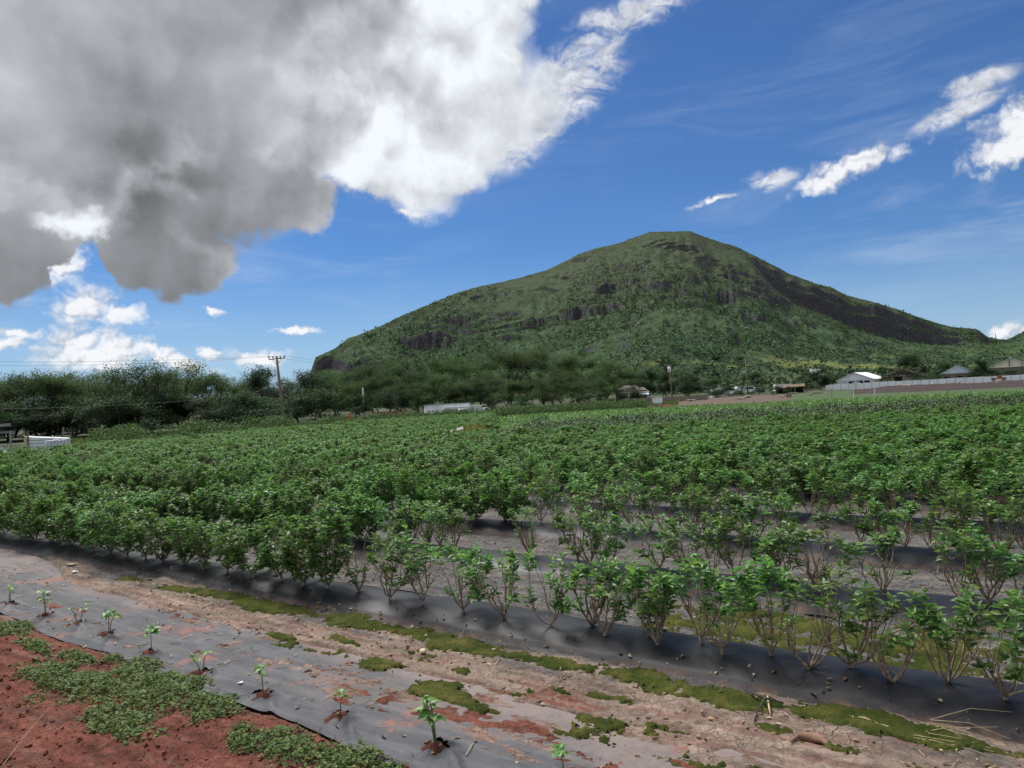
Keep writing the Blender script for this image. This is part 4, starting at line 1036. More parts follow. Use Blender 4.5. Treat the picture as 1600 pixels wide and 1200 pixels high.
# ------------------------------------------------------------------ trees
def build_trees():
    rng = np.random.RandomState(41)
    V = {}
    V['feather'] = [(make_tree(600 + i, 9.0, 6.0, 'feathery', 0.16, 16500, 0.165, 'tree', 0.75, 1.0), 9.0) for i in range(6)]
    V['green'] = [(make_tree(620 + i, 9.0, 5.6, 'feathery', 0.14, 16500, 0.175, 'tree_green', 0.8, 0.4), 9.0) for i in range(4)]
    V['dark'] = [(make_tree(640 + i, 8.0, 5.0, 'dense', 0.12, 16000, 0.18, 'tree_dark', 0.9, 0.2), 8.0) for i in range(3)]
    V['spread'] = [(make_tree(660 + i, 7.0, 6.8, 'feathery', 0.25, 10000, 0.25, 'tree_dark', 0.42, 0.4), 7.0) for i in range(2)]
    V['bush'] = [(make_tree(680 + i, 3.0, 2.4, 'dense', 0.08, 6000, 0.12, 'bush', 1.0, 0.2, 0.12), 3.0) for i in range(3)]
    protos = {}
    cnt = {}
    def tree(px, top, r, kind, label, group=None, wide=1.0, cat='tree'):
        i = cnt.get(kind, 0); cnt[kind] = i + 1
        (tr, cr), H = V[kind][i % len(V[kind])]
        z = at(px, top, r).z
        s = max(0.3, z / H)
        nm = {'feather': 'feathery_tree', 'green': 'leafy_tree', 'dark': 'dark_tree', 'spread': 'spreading_tree', 'bush': 'bush'}[kind]
        t = thing(nm, label, cat, ground_at(px, r), rng.rand() * 6.28, group); t.scale = (s * wide, s * wide, s)
        link('trunk', tr, t); link('crown', cr, t)
        return t
    # the wood on the left, front trees first
    front = [(-45, 588, 108), (12, 590, 112), (62, 586, 106), (118, 592, 114), (172, 580, 108), (232, 570, 104), (292, 571, 110), (345, 588, 116)]
    for i, (px, top, r) in enumerate(front):
        tree(px, top - 3, r, 'feather', 'grey-green feathery tree in front of the left-hand wood, %s from the left' % ordinal(i + 1), 'trees of the left-hand wood', 1.3)
    tree(405, 574, 118, 'dark', 'dark bushy tree just left of the leaning utility pole', 'trees of the left-hand wood', 1.0)
    tree(468, 582, 114, 'dark', 'dark spreading tree just right of the leaning utility pole', 'trees of the left-hand wood', 1.35)
    for i, px in enumerate(range(-80, 520, 34)):
        tree(px, 586 + rng.uniform(-4, 12), 135 + rng.uniform(-6, 14), 'feather' if i % 3 else 'green', 'tree at the back of the left-hand wood, seen between the front trees', 'back trees of the left-hand wood', 1.25)
    for i, px in enumerate(range(-80, 500, 33)):
        tree(px + rng.uniform(-12, 12), 630 + rng.uniform(-10, 8) - px * 0.03, 98 + rng.uniform(-4, 10), 'bush', 'low dark undergrowth bush at the foot of the left-hand wood, %s from the left' % ordinal(i + 1), 'undergrowth of the left-hand wood', 1.5, 'bush')
    # the greener belt below the mountain
    mid = [(520, 586), (562, 574), (606, 563), (655, 557), (700, 558), (748, 561), (800, 545), (850, 544), (903, 555), (950, 562), (992, 574)]
    for i, (px, top) in enumerate(mid):
        tree(px, top, 150 + (i % 3) * 9, 'green' if i not in (6, 7) else 'feather', 'pale green tree in the belt below the mountain, %s from the left' % ordinal(i + 1), 'trees of the belt below the mountain', 1.3)
    for i, px in enumerate(range(500, 1010, 29)):
        tree(px, 596 + rng.uniform(-8, 8) - (px - 500) * 0.015, 132 + rng.uniform(-6, 8), 'green' if i % 2 else 'feather', 'lower tree in front of the belt below the mountain, %s from the left' % ordinal(i + 1), 'lower trees of the belt below the mountain', 1.25)
    for i, px in enumerate(range(490, 1080, 34)):
        tree(px, 584 + rng.uniform(-8, 8), 190 + rng.uniform(0, 30), 'green', 'tree at the back of the belt, against the foot of the mountain', 'back trees of the belt', 1.2)
    tree(622, 607, 106, 'spread', 'flat-crowned dark tree spreading in front of the red fence', None, 1.0)
    tree(560, 618, 112, 'spread', 'small dark tree beside the orange machine', None, 0.9)
    for i, (px, top) in enumerate([(765, 622), (815, 618), (905, 616), (935, 612), (952, 624)]):
        tree(px, top, 112, 'bush', 'bush at the foot of the belt, %s right of the white storage unit' % ordinal(i + 1), 'bushes at the foot of the belt', 1.5, 'bush')
    # round the house and in the farmyards
    tree(1012, 574, 160, 'dark', 'tall dark tree behind the tan-roofed house', None, 0.9)
    tree(1040, 580, 165, 'dark', 'dark tree behind the pole with a white transformer', None, 0.9)
    tree(1077, 586, 150, 'dark', 'round dark green tree right of the transformer pole', None, 1.35)
    tree(1112, 590, 165, 'bush', 'small brownish round tree beside the round dark tree', None, 1.0)
    tree(1282, 576, 172, 'dark', 'dark tree at the left end of the white wall', None, 1.15)
    tree(1262, 590, 170, 'bush', 'low bush beside the tree at the left end of the white wall', None, 1.5, 'bush')
    tree(1422, 555, 232, 'dark', 'broad dark dome-shaped tree behind the ruined shed', None, 1.25)
    tree(1476, 566, 236, 'dark', 'dark tree between the ruined shed and the pale blue roof', None, 1.2)
    tree(1455, 583, 192, 'bush', 'leafy bush overgrowing the right end of the ruined shed', None, 1.6, 'bush')
    tree(1529, 560, 196, 'dark', 'narrow dark tree between the pale blue roof and the tan barn', None, 0.8)
    tree(1548, 574, 200, 'bush', 'bush against the left end of the tan barn', None, 1.3, 'bush')
    tree(1578, 577, 190, 'bush', 'broad olive bush in front of the tan barn', None, 2.4, 'bush')
    tree(1625, 570, 215, 'dark', 'dark tree beside the tan barn at the right edge', None, 1.0)
    for i, px in enumerate([1120, 1140, 1160, 1185, 1212, 1232]):
        tree(px, 601 + (i % 3), 150 + 6 * (i % 2), 'bush', 'low yard bush, %s right of the round dark tree' % ordinal(i + 1), 'low bushes in the farmyard', 1.3, 'bush')
    for i, (px, top) in enumerate([(199, 674), (247, 672)]):
        tree(px, top, 62, 'bush', ['broad-leaved green plant in the weeds beyond the white tank', 'larger green plant in the weeds left of the leaning pole'][i], 'plants in the weeds', 1.0, 'plant')
    tree(651, 640, 101, 'bush', 'pale flowering bush at the left end of the white storage unit', None, 1.0, 'bush')
    # scattered trees on the pasture at the foot of the mountain
    vi = int(np.argmax(MT_AZ > azel(1010, 600)[0])); ve = int(np.argmax(MT_AZ > azel(1640, 600)[0]))
    for i in range(44):
        a = rng.randint(vi, ve); j = rng.randint(6, 52)
        p = MT_P[a, j]
        kind = 'bush' if rng.rand() < 0.75 else 'dark'
        (tr, cr), H = V[kind][rng.randint(len(V[kind]))]
        t = thing('pasture_tree', 'small lone tree on the grassy lower slope of the mountain', 'tree', (p[0], p[1], p[2] - 0.1), rng.rand() * 6.28, 'lone trees on the lower slope')
        s = rng.uniform(2.2, 5.0) / H; t.scale = (s * 1.35, s * 1.35, s)
        link('trunk', tr, t); link('crown', cr, t)
build_trees()

# ------------------------------------------------------------------ poles and wires
def px_m(px, r):
    """metres per photograph pixel, sideways, at distance r"""
    return r / math.hypot(FPX, px - 800)
POLES = []
def pole(px, top, r, label, tilt=0.0, arm=1.2, mat='pole', rad=0.14, extra=None):
    p = ground_at(px, r); z = at(px, top, r).z
    az = math.atan2(p.x, p.y)
    t = thing('utility_pole', label, 'utility pole', p, -az, 'utility poles')
    dx = math.tan(tilt) * z
    MB().tube([(0, 0, -0.5), (dx * 0.5, 0, z * 0.5), (dx, 0, z)], [rad * 1.15, rad, rad * 0.75], 8).build('shaft', M[mat], t, True)
    if arm:
        for zz in (z - 0.25,):
            MB().bar((dx - arm, 0.1, zz - 0.05), (dx + arm, 0.1, zz + 0.05), 0.08, 0.09).build('crossarm', M[mat], t)
            for q in (-0.95, -0.45, 0.45, 0.95):
                MB().tube([(dx + arm * q, 0.1, zz + 0.05), (dx + arm * q, 0.1, zz + 0.16), (dx + arm * q, 0.1, zz + 0.28)], [0.05, 0.08, 0.04], 6).build('insulator', M['steel'], t)
            MB().bar((dx - arm * 0.55, 0.06, zz - 0.02), (dx, 0.06, zz - 0.6), 0.05).build('brace', M['steel'], t)
            MB().bar((dx + arm * 0.55, 0.06, zz - 0.02), (dx, 0.06, zz - 0.6), 0.05).build('brace', M['steel'], t)
    if extra:
        for (ex, ez, er, eh) in extra:
            MB().tube([(dx + ex, -0.25, z + ez), (dx + ex, -0.25, z + ez + eh * 0.9), (dx + ex, -0.25, z + ez + eh)], [er, er, er * 0.7], 10).build('transformer', M['white'], t, True)
    c, s = math.cos(-az), math.sin(-az)
    w_ = [Vector((p.x + c * (dx + arm * q), p.y + s * (dx + arm * q), z + 0.02)) for q in (-0.95, 0.95)] if arm else []
    POLES.append(w_); return t
def wire(a, b, sag, label, rad=0.009):
    a, b = Vector(a), Vector(b)
    pts = [a.lerp(b, i / 24) - Vector((0, 0, sag * 4 * (i / 24) * (1 - i / 24))) for i in range(25)]
    tag(MB().tube(pts, rad, 4).build('power_line', M['pipe'], None), label, 'wire', 'power lines')
def build_poles():
    pole(443, 556, 72, 'tall leaning wooden utility pole with a crossarm beside the dark trees', R_(-3.2), 0.72, 'pole', 0.135)
    pole(864, 600, 150, 'short utility pole in front of the tree belt, left of the house', R_(-1.5), 0.9, 'pole', 0.16)
    pole(1050, 569, 150, 'utility pole with a white transformer beside the round dark tree', R_(-2.5), 0.9, 'pole', 0.14, [(0.0, -1.6, 0.32, 1.1)])
    pole(1168, 563, 170, 'slim utility pole standing in the middle of the farmyard', R_(-1), 1.1, 'pole', 0.14)
    pole(1275, 575, 205, 'utility pole with three transformers above the dark yard tree', 0.0, 1.5, 'pole', 0.14, [(-0.95, -1.5, 0.34, 1.2), (0.0, -1.5, 0.34, 1.2), (0.95, -1.5, 0.34, 1.2)])
    pole(1212, 588, 190, 'thin short pole right of the slim farmyard pole', 0.0, 0.8, 'pole', 0.12)
    pole(569, 606, 118, 'bare grey dead pole among the trees behind the orange machine', R_(-1), 0, 'palepole', 0.16)
    L = POLES
    far_l = [at(-260, 561, 70), at(-260, 566, 73)]
    wire(L[0][0], far_l[0], 0.35, 'upper power line running left from the leaning pole')
    wire(L[0][1], far_l[1], 0.55, 'lower power line running left from the leaning pole')
    for q in (0, 1): wire(L[0][q], L[1][q], 0.8, ['front', 'rear'][q] + ' power line between the leaning pole and the short pole')
    for q in (0, 1): wire(L[1][q], L[2][q], 0.8, ['left', 'right'][q] + ' power line between the short pole and the transformer pole', 0.016)
    for q in (0, 1): wire(L[2][q], L[3][q], 0.6, ['left', 'right'][q] + ' power line between the transformer pole and the slim pole', 0.016)
    for q in (0, 1): wire(L[3][q], L[4][q], 0.6, ['left', 'right'][q] + ' power line between the slim pole and the three-transformer pole', 0.016)
    wire(at(-200, 640, 62), at(436, 612, 72), 0.5, 'low slack cable crossing in front of the left-hand wood', 0.012)
build_poles()

# ------------------------------------------------------------------ buildings and yard things
def facing(name, label, cat, px, r, z=0.0, turn=0.0, group=None):
    p = ground_at(px, r, z)
    return thing(name, label, cat, p, -math.atan2(p.x, p.y) + turn, group)
def gable(t, w, d, eave, apex, wall_mat, roof_mat, gable_mat=None, over=0.25, thick=0.12, shift=0.0):
    """gable end towards the viewer: body, two roof slopes, gable panel"""
    MB().box((0, d / 2, eave / 2 - 0.1), (w, d, eave + 0.2)).build('wall', M[wall_mat], t)
    MB().prism([(-w / 2, 0.02, eave), (w / 2, 0.02, eave), (shift, 0.02, apex - 0.02)], (0, d - 0.04, 0)).build('gable', M[gable_mat or wall_mat], t)
    for s in (-1, 1):
        e = Vector((s * (w / 2 + over), 0, eave - over * (apex - eave) / (w / 2))); a = Vector((shift, 0, apex))
        up = Vector((0, 0, thick))
        MB().prism([e + Vector((0, -over, 0)), a + Vector((0, -over, 0)), a + up + Vector((0, -over, 0)), e + up + Vector((0, -over, 0))], (0, d + 2 * over, 0)).build('roof_slope', M[roof_mat], t)
def build_sheds():
    # pale open-sided shed at the left
    t = facing('farm_shed', 'low pale green-white shed with an open front, leftmost of the four sheds', 'shed', 1336, 196, 0, R_(-18))
    gable(t, 8.4, 9.0, 2.05, 3.75, 'palegreen', 'white', 'white')
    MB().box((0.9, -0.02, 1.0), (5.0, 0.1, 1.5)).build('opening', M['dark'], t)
    for x in (-1.6, 0.2, 2.0, 3.5): MB().box((x, -0.12, 1.0), (0.16, 0.12, 2.0)).build('post', M['white'], t)
    MB().box((0.3, -0.16, 1.3), (1.6, 0.1, 0.5)).build('tarpaulin', M['tarp'], t)
    # overgrown ruin
    t = facing('ruined_shed', 'tan ruined shed with dead vines over its roof and a dark doorway', 'shed', 1408, 195)
    gable(t, 8.0, 8.0, 2.55, 4.2, 'tanwall', 'rust', 'brownwall')
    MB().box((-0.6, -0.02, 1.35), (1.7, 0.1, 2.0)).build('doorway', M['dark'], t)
    MB().box((0, -0.08, 2.5), (8.2, 0.16, 0.25)).build('lintel', M['tan'], t)
    rng = np.random.RandomState(3)
    vb = MB()
    for i in range(46):
        x0 = rng.uniform(-4.2, 5.0); z0 = 2.4 + (1 - abs(x0) / 4.4) * 1.6 if abs(x0) < 4.4 else 2.2
        pts = [(x0, -0.25, z0 + 0.1)]
        for q in range(4): pts.append((pts[-1][0] + rng.normal(0.1, 0.35), -0.3 - rng.rand() * 0.2, pts[-1][2] - rng.uniform(-0.15, 0.55)))
        vb.tube(pts, 0.05, 4, False)
    vb.build('vine', M['wood'], t)
    n = 900; x = rng.uniform(-4.6, 6.0, n); z = np.maximum(0.3, 2.3 + 1.6 * (1 - np.abs(x) / 4.4) - rng.gamma(1.2, 0.5, n))
    V, F = leaves(np.stack([x, -0.35 - rng.rand(n) * 0.3, z], 1), rng.normal(0, 1, (n, 3)), rng.uniform(0.15, 0.4, n), rng.uniform(0.1, 0.25, n), rng, SPRAY)
    link('vine_leaves', fast_mesh('vine_leaves', V, F, [M['tree']]), t)
    # pale blue roof
    t = facing('farm_shed', 'brown shed with a bright pale blue gable roof', 'shed', 1497, 198)
    gable(t, 7.0, 10.0, 2.35, 4.1, 'brownwall', 'paleblue', 'paleblue')
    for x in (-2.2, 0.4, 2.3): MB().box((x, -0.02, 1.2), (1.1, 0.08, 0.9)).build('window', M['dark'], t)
    # big tan barn at the right edge
    t = facing('tan_barn', 'large tan gabled barn with brown lower wall at the right edge', 'barn', 1580, 206)
    gable(t, 9.0, 12.0, 3.2, 5.2, 'brownwall', 'tan', 'tan')
    MB().box((-0.25, -0.06, 4.0), (0.18, 0.1, 2.0)).build('downpipe', M['brownwall'], t)
    MB().box((0, -0.05, 3.2), (9.1, 0.14, 0.16)).build('ledge', M['tan'], t)
    MB().box((0, 6, 5.36), (0.5, 12.6, 0.14)).build('ridge_cap', M['tan'], t)
build_sheds()
def build_wall():
    a, b, c = at(1290, 606, 180), at(1452, 600, 180), at(1640, 590, 182)
    t = thing('panel_wall', 'long white panel wall in front of the farm sheds', 'wall', (0, 0, 0))
    pts = [a.lerp(b, i / 13) for i in range(13)] + [b.lerp(c, i / 13) for i in range(14)]
    rng = random.Random(4)
    for i in range(len(pts) - 1):
        p, q = pts[i], pts[i + 1]
        h = 1.32 + rng.uniform(-0.05, 0.05)
        m = MB(); d = (q - p); d.z = 0; n = Vector((d.y, -d.x, 0)).normalized() * 0.05
        v = [Vector((x.x, x.y, 0)) for x in (p + d * 0.02, q - d * 0.02)]
        v[0].z = v[1].z = 0.0
        m.prism([v[0] - Vector((0, 0, .3)), v[1] - Vector((0, 0, .3)), v[1] + Vector((0, 0, h)), v[0] + Vector((0, 0, h))], n * 2)
        m.build('panel', M['wallwhite'], t)
        MB().box((p.x, p.y, h / 2 - 0.1), (0.18, 0.18, h + 0.25)).build('post', M['greywood'], t)
build_wall()
def build_fence():
    t = thing('wire_fence', 'wire fence with pale posts along the back of the right-hand crop', 'fence', (0, 0, 0))
    ps = [(1298, 608), (1332, 608), (1365, 607), (1402, 606), (1439, 604), (1479, 602), (1515, 599), (1556, 597), (1598, 594), (1640, 591)]
    tops = []
    for i, (px, top) in enumerate(ps):
        r = 92 + i * 0.5
        p = ground_at(px, r); z = at(px, top, r).z
        tops.append(Vector((p.x, p.y, z)))
        MB().tube([(p.x, p.y, -0.3), (p.x + 0.02, p.y, z * 0.5), (p.x, p.y, z)], [0.055, 0.05, 0.045], 6).build('post', M['white' if i in (1, 2) else 'greywood'], t)
    for f in (0.35, 0.65, 0.95):
        MB().tube([Vector((q.x, q.y, q.z * f)) for q in tops], 0.008, 4).build('wire', M['steel'], t)
build_fence()
def wheel(parent, x, y, z, r, w):
    o = MB().tube([(x, y - w / 2, z), (x, y + w / 2, z)], r, 12).build('wheel', M['rubber'], parent, False)
    MB().tube([(x, y - w / 2 - 0.015, z), (x, y + w / 2 + 0.015, z)], r * 0.55, 10).build('rim', M['steel'], o)
def car(label, cat, px, r, L, H, mat, pickup=False, turn=0.0, z=0.0, van=False):
    t = facing('parked_van' if van else ('pickup_truck' if pickup else 'parked_car'), label, cat, px, r, z, turn)
    w = 1.75
    lo, be = 0.28, H * 0.58
    if pickup: prof = [(-L / 2, lo), (L / 2, lo), (L / 2, be * 0.98), (L * 0.26, be), (L * 0.16, H), (-L * 0.08, H), (-L * 0.12, be), (-L / 2, be)]
    elif van: prof = [(-L / 2, lo), (L / 2, lo), (L / 2, be), (L * 0.38, H * 0.95), (L * 0.3, H), (-L / 2 + 0.1, H), (-L / 2, H * 0.9)]
    else: prof = [(-L / 2, lo), (L / 2, lo), (L / 2, be * 0.9), (L * 0.25, be), (L * 0.12, H), (-L * 0.22, H), (-L * 0.36, be), (-L / 2, be * 0.95)]
    MB().prism([(x, -w / 2, z_) for x, z_ in prof], (0, w, 0)).build('body', M[mat], t)
    for s in (-1, 1):
        y = s * (w / 2 + 0.006)
        if pickup: q = [(-L * 0.08, be + .05), (L * 0.22, be + .05), (L * 0.14, H - .1), (-L * 0.06, H - .1)]
        elif van: q = [(L * 0.12, be + .05), (L * 0.42, be + .05), (L * 0.33, H * 0.92), (L * 0.12, H * 0.92)]
        else: q = [(-L * 0.31, be + .04), (L * 0.20, be + .04), (L * 0.11, H - .1), (-L * 0.20, H - .1)]
        MB().prism([(x, y - 0.005, z_) for x, z_ in q], (0, 0.01, 0)).build('side_window', M['glass'], t)
        for x in (-L * 0.31, L * 0.31): wheel(t, x, s * (w / 2 - 0.1), 0.32, 0.32, 0.2)
    for s in (-1, 1): MB().box((L / 2 + 0.01, s * w * 0.33, be * 0.75), (0.04, 0.3, 0.15)).build('headlight', M['tank'], t)
    return t
def build_yard():
    car('small orange pickup truck parked before the white wall at the right', 'pickup', 1560, 168, 2.6, 0.95, 'orange', True, 0.0, 0.45)
    car('white car parked in front of the pale green storage unit', 'car', 722, 96, 1.9, 0.95, 'white', False, 0.1)
    car('white van half hidden by the weeds right of the storage units', 'van', 752, 104, 2.6, 0.85, 'white', False, 0.1, 0, True)
    for i, (px, r, cat) in enumerate([(1126, 172, 'van'), (1146, 178, 'car'), (1164, 175, 'van'), (1184, 180, 'car'), (1224, 186, 'van')]):
        car('white %s in the farmyard row, %s from the left' % (cat, ordinal(i + 1)), cat, px, r, 3.4 if cat == 'car' else 4.2, 1.35 if cat == 'car' else 1.7, 'white', False, 0.3 - 0.2 * (i % 2), 0.2, cat == 'van')
    # storage units behind the crop
    t = facing('storage_unit', 'long low white metal storage unit among the trees', 'container', 699, 100, 0, R_(6))
    MB().box((0, 1.2, 0.75), (6.0, 2.4, 1.7)).build('body', M['white'], t)
    MB().box((0, 1.2, 1.64), (6.2, 2.6, 0.08)).build('roof', M['greywood'], t)
    for i in range(19): MB().box((-2.9 + i * 0.32, -0.012, 0.75), (0.08, 0.03, 1.6)).build('rib', M['white'], t)
    MB().box((-2.2, -0.03, 0.6), (0.7, 0.04, 1.3)).build('door', M['wallwhite'], t)
    t = facing('storage_unit', 'lower pale green-grey storage unit in front of the white one', 'container', 722, 97.5, 0, R_(4))
    MB().box((0.2, 0.7, 0.55), (4.9, 1.3, 1.35)).build('body', M['palegreen'], t)
    for i in range(5): MB().box((-2.2 + i * 1.2, 0.03, 0.55), (0.06, 0.04, 1.35)).build('seam', M['greywood'], t)
    MB().box((0.2, 0.7, 1.24), (5.0, 1.4, 0.05)).build('roof', M['wallwhite'], t)
    # red fence and orange machine
    t = facing('slat_fence', 'rusty red slatted fence below the spreading tree', 'fence', 608, 104)
    for i in range(16): MB().box((-2.3 + i * 0.31, 0, 0.46 + 0.02 * i), (0.22, 0.05, 0.9)).build('slat', M['redpaint'], t)
    for z in (0.35, 0.8): MB().box((0, 0.06, z + 0.12), (4.9, 0.06, 0.08)).build('rail', M['redpaint'], t)
    t = facing('guard_rail', 'pale low rail along the track below the red fence', 'rail', 600, 96)
    MB().box((0, 0, 0.32), (6.6, 0.08, 0.12)).build('beam', M['white'], t)
    for i in range(6): MB().box((-3 + i * 1.2, 0.05, 0.15), (0.1, 0.1, 0.5)).build('post', M['greywood'], t)
    t = facing('orange_machine', 'small orange machine with a folded arm, left of the red fence', 'machine', 546, 98)
    MB().bar((-0.5, 0, 0.1), (0.1, 0, 1.15), 0.22).build('arm', M['orange'], t)
    MB().bar((0.1, 0, 1.15), (0.3, 0, 0.15), 0.24).build('arm', M['orange'], t)
    MB().box((0.1, 0.3, 0.35), (0.7, 0.6, 0.6)).build('body', M['orange'], t)
    for s in (-1, 1): MB().box((0.1, 0.3 + 0.4 * s, 0.12), (1.0, 0.2, 0.24)).build('track', M['rubber'], t)
    # house
    t = facing('house', 'low house with tan roofs and a pale awning among dark trees', 'house', 990, 148, 0, R_(12))
    MB().box((0, 2.5, 1.1), (5.4, 5, 2.4)).build('wall', M['brownwall'], t)
    MB().prism([(-3.0, -0.5, 1.75), (3.1, -0.5, 1.75), (2.6, 2.4, 2.7), (-0.6, 2.4, 2.7)], (0, 0.05, 0.12)).build('roof_slope', M['shingle'], t)
    MB().prism([(-3.3, 2.0, 2.55), (1.4, 2.0, 2.75), (1.2, 4.0, 3.25), (-2.9, 4.0, 3.15)], (0, 0.05, 0.12)).build('upper_roof', M['tan'], t)
    MB().prism([(-1.6, -1.6, 1.20), (2.7, -1.6, 1.32), (2.9, -0.4, 1.66), (-1.2, -0.4, 1.62)], (0, 0, 0.06)).build('awning', M['tarp'], t)
    for x in (-2.6, -1.4, 2.5): MB().box((x, -1.4, 0.6), (0.16, 0.16, 1.3)).build('post', M['tan'], t)
    MB().box((-2.5, 2.1, 2.3), (0.3, 0.3, 0.9)).build('post', M['tan'], t)
    for x in (-1.0, 0.8): MB().box((x, -0.02, 0.95), (0.9, 0.08, 0.8)).build('window', M['glass'], t)
    t = facing('board_fence', 'weathered brown board fence in front of the house', 'fence', 1035, 126)
    rg = random.Random(9)
    for i in range(30): MB().box((-6.6 + i * 0.45, rg.uniform(-.05, .05), 0.4), (0.40, 0.05, 0.9 + rg.uniform(-.15, .2))).build('board', M['wood'], t)
    for z in (0.25, 0.65): MB().box((0, 0.08, z), (13.4, 0.06, 0.08)).build('rail', M['wood'], t)
    t = facing('white_box', 'white box standing at the edge of the crop before the house', 'box', 1024, 92, 0, R_(-20))
    MB().box((0, 0.5, 0.5), (0.95, 0.9, 1.1)).build('body', M['white'], t)
    MB().box((0, 0.5, 1.07), (1.0, 0.95, 0.05)).build('lid', M['wallwhite'], t)
    MB().box((0.48, 0.5, 0.5), (0.02, 0.7, 0.8)).build('side_panel', M['wallwhite'], t)
    rng = np.random.RandomState(8); n = 260; c = ground_at(1040, 78)
    V, F = leaves(np.stack([c.x + rng.normal(0, .38, n), c.y + rng.normal(0, .3, n), rng.uniform(0.1, 0.42, n)], 1), rng.normal(0, 1, (n, 3)), rng.uniform(.1, .2, n), rng.uniform(.08, .14, n), rng, SPRAY)
    tag(link('red_flower_patch', fast_mesh('red_flower_patch', V, F, [M['red_flower']])), 'patch of pinkish red flowers in the bright strip below the white box', 'flowers', kind='stuff')
    for i, (px, r, s) in enumerate([(1056, 122, .8), (1063, 124, .7), (1099, 128, .9), (1231, 112, .55)]):
        t = facing('wooden_crate', ['rough brown crate at the board fence below the transformer pole', 'second brown crate beside the board fence below the transformer pole', 'tan crate standing at the right end of the board fence', 'small rusty crate alone on the dirt yard'][i], 'crate', px, r, 0, 0.3 * i, 'crates in the yard')
        for q in range(4): MB().box((0, 0, s * (0.12 + 0.25 * q)), (s, s * 0.9, s * 0.2)).build('slat_ring', M['wood' if i < 3 else 'rust'], t)
        for x in (-1, 1): MB().box((x * s * 0.46, -s * 0.46, s * 0.5), (s * 0.1, s * 0.06, s)).build('corner_post', M['wood'], t)
    t = facing('lean_to', 'low dark brown lean-to roof on posts in the dirt yard', 'shelter', 1234, 158)
    MB().prism([(-2.8, 0, 0.95), (2.8, 0, 1.25), (2.8, 0, 1.4), (-2.8, 0, 1.1)], (0, 2.6, 0.5)).build('roof', M['rust'], t)
    for x in (-2.5, -0.8, 0.9, 2.5): MB().box((x, 0.15, 0.5), (0.15, 0.15, 1.1)).build('post', M['wood'], t)
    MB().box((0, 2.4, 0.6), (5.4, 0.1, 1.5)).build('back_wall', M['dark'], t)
    # logs and rubble in the dirt yard
    for i in range(12):
        px = rng.uniform(1060, 1290); r = rng.uniform(112, 150); p = ground_at(px, r)
        a = rng.rand() * 3.1; L = rng.uniform(0.7, 2.6)
        o = MB().tube([(-L / 2, 0, 0.12), (0, rng.normal(0, .08), 0.16), (L / 2, 0, 0.14)], [0.13, 0.15, 0.1], 7).build('log', M['wood'], None); o.location = p; o.rotation_euler = (0, 0, a)
        tag(o, 'rough brown log lying in the rubble of the dirt yard', 'log', 'logs in the dirt yard')
    for i in range(32):
        px = rng.uniform(1395, 1520) if i < 26 else rng.uniform(1065, 1290); r = rng.uniform(150, 172) if i < 26 else rng.uniform(108, 150)
        p = ground_at(px, r); s = rng.uniform(0.25, 0.7)
        rk = MB(); vs = norm(rng.normal(0, 1, (16, 3))) * rng.uniform(0.7, 1.0, (16, 1)) * np.array([s, s, s * 0.7])
        import bmesh
        bm = bmesh.new(); [bm.verts.new(v) for v in vs]; bmesh.ops.convex_hull(bm, input=bm.verts); me = bpy.data.meshes.new('boulder'); bm.to_mesh(me); bm.free()
        me.materials.append(M['greywood' if i % 3 else 'wood'])
        o = link('boulder', me, None, (p.x, p.y, 0.35 if i < 26 else 0.15))
        tag(o, 'pale rubble boulder on the earth bank below the white wall' if i < 26 else 'boulder in the rubble of the dirt yard', 'boulder', 'rubble below the white wall' if i < 26 else 'rubble in the dirt yard')
    # mast on the far saddle
    p = at(1556, 531, 1380)
    t = thing('mast', 'thin mast on the saddle right of the mountain', 'mast', (p.x, p.y, p.z - 12))
    MB().tube([(0, 0, -6), (0, 0, 22)], [0.9, 0.45], 5).build('shaft', M['steel'], t)
    MB().bar((-2.6, 0, 15), (2.6, 0, 15), 0.6).build('crossarm', M['steel'], t)
build_yard()
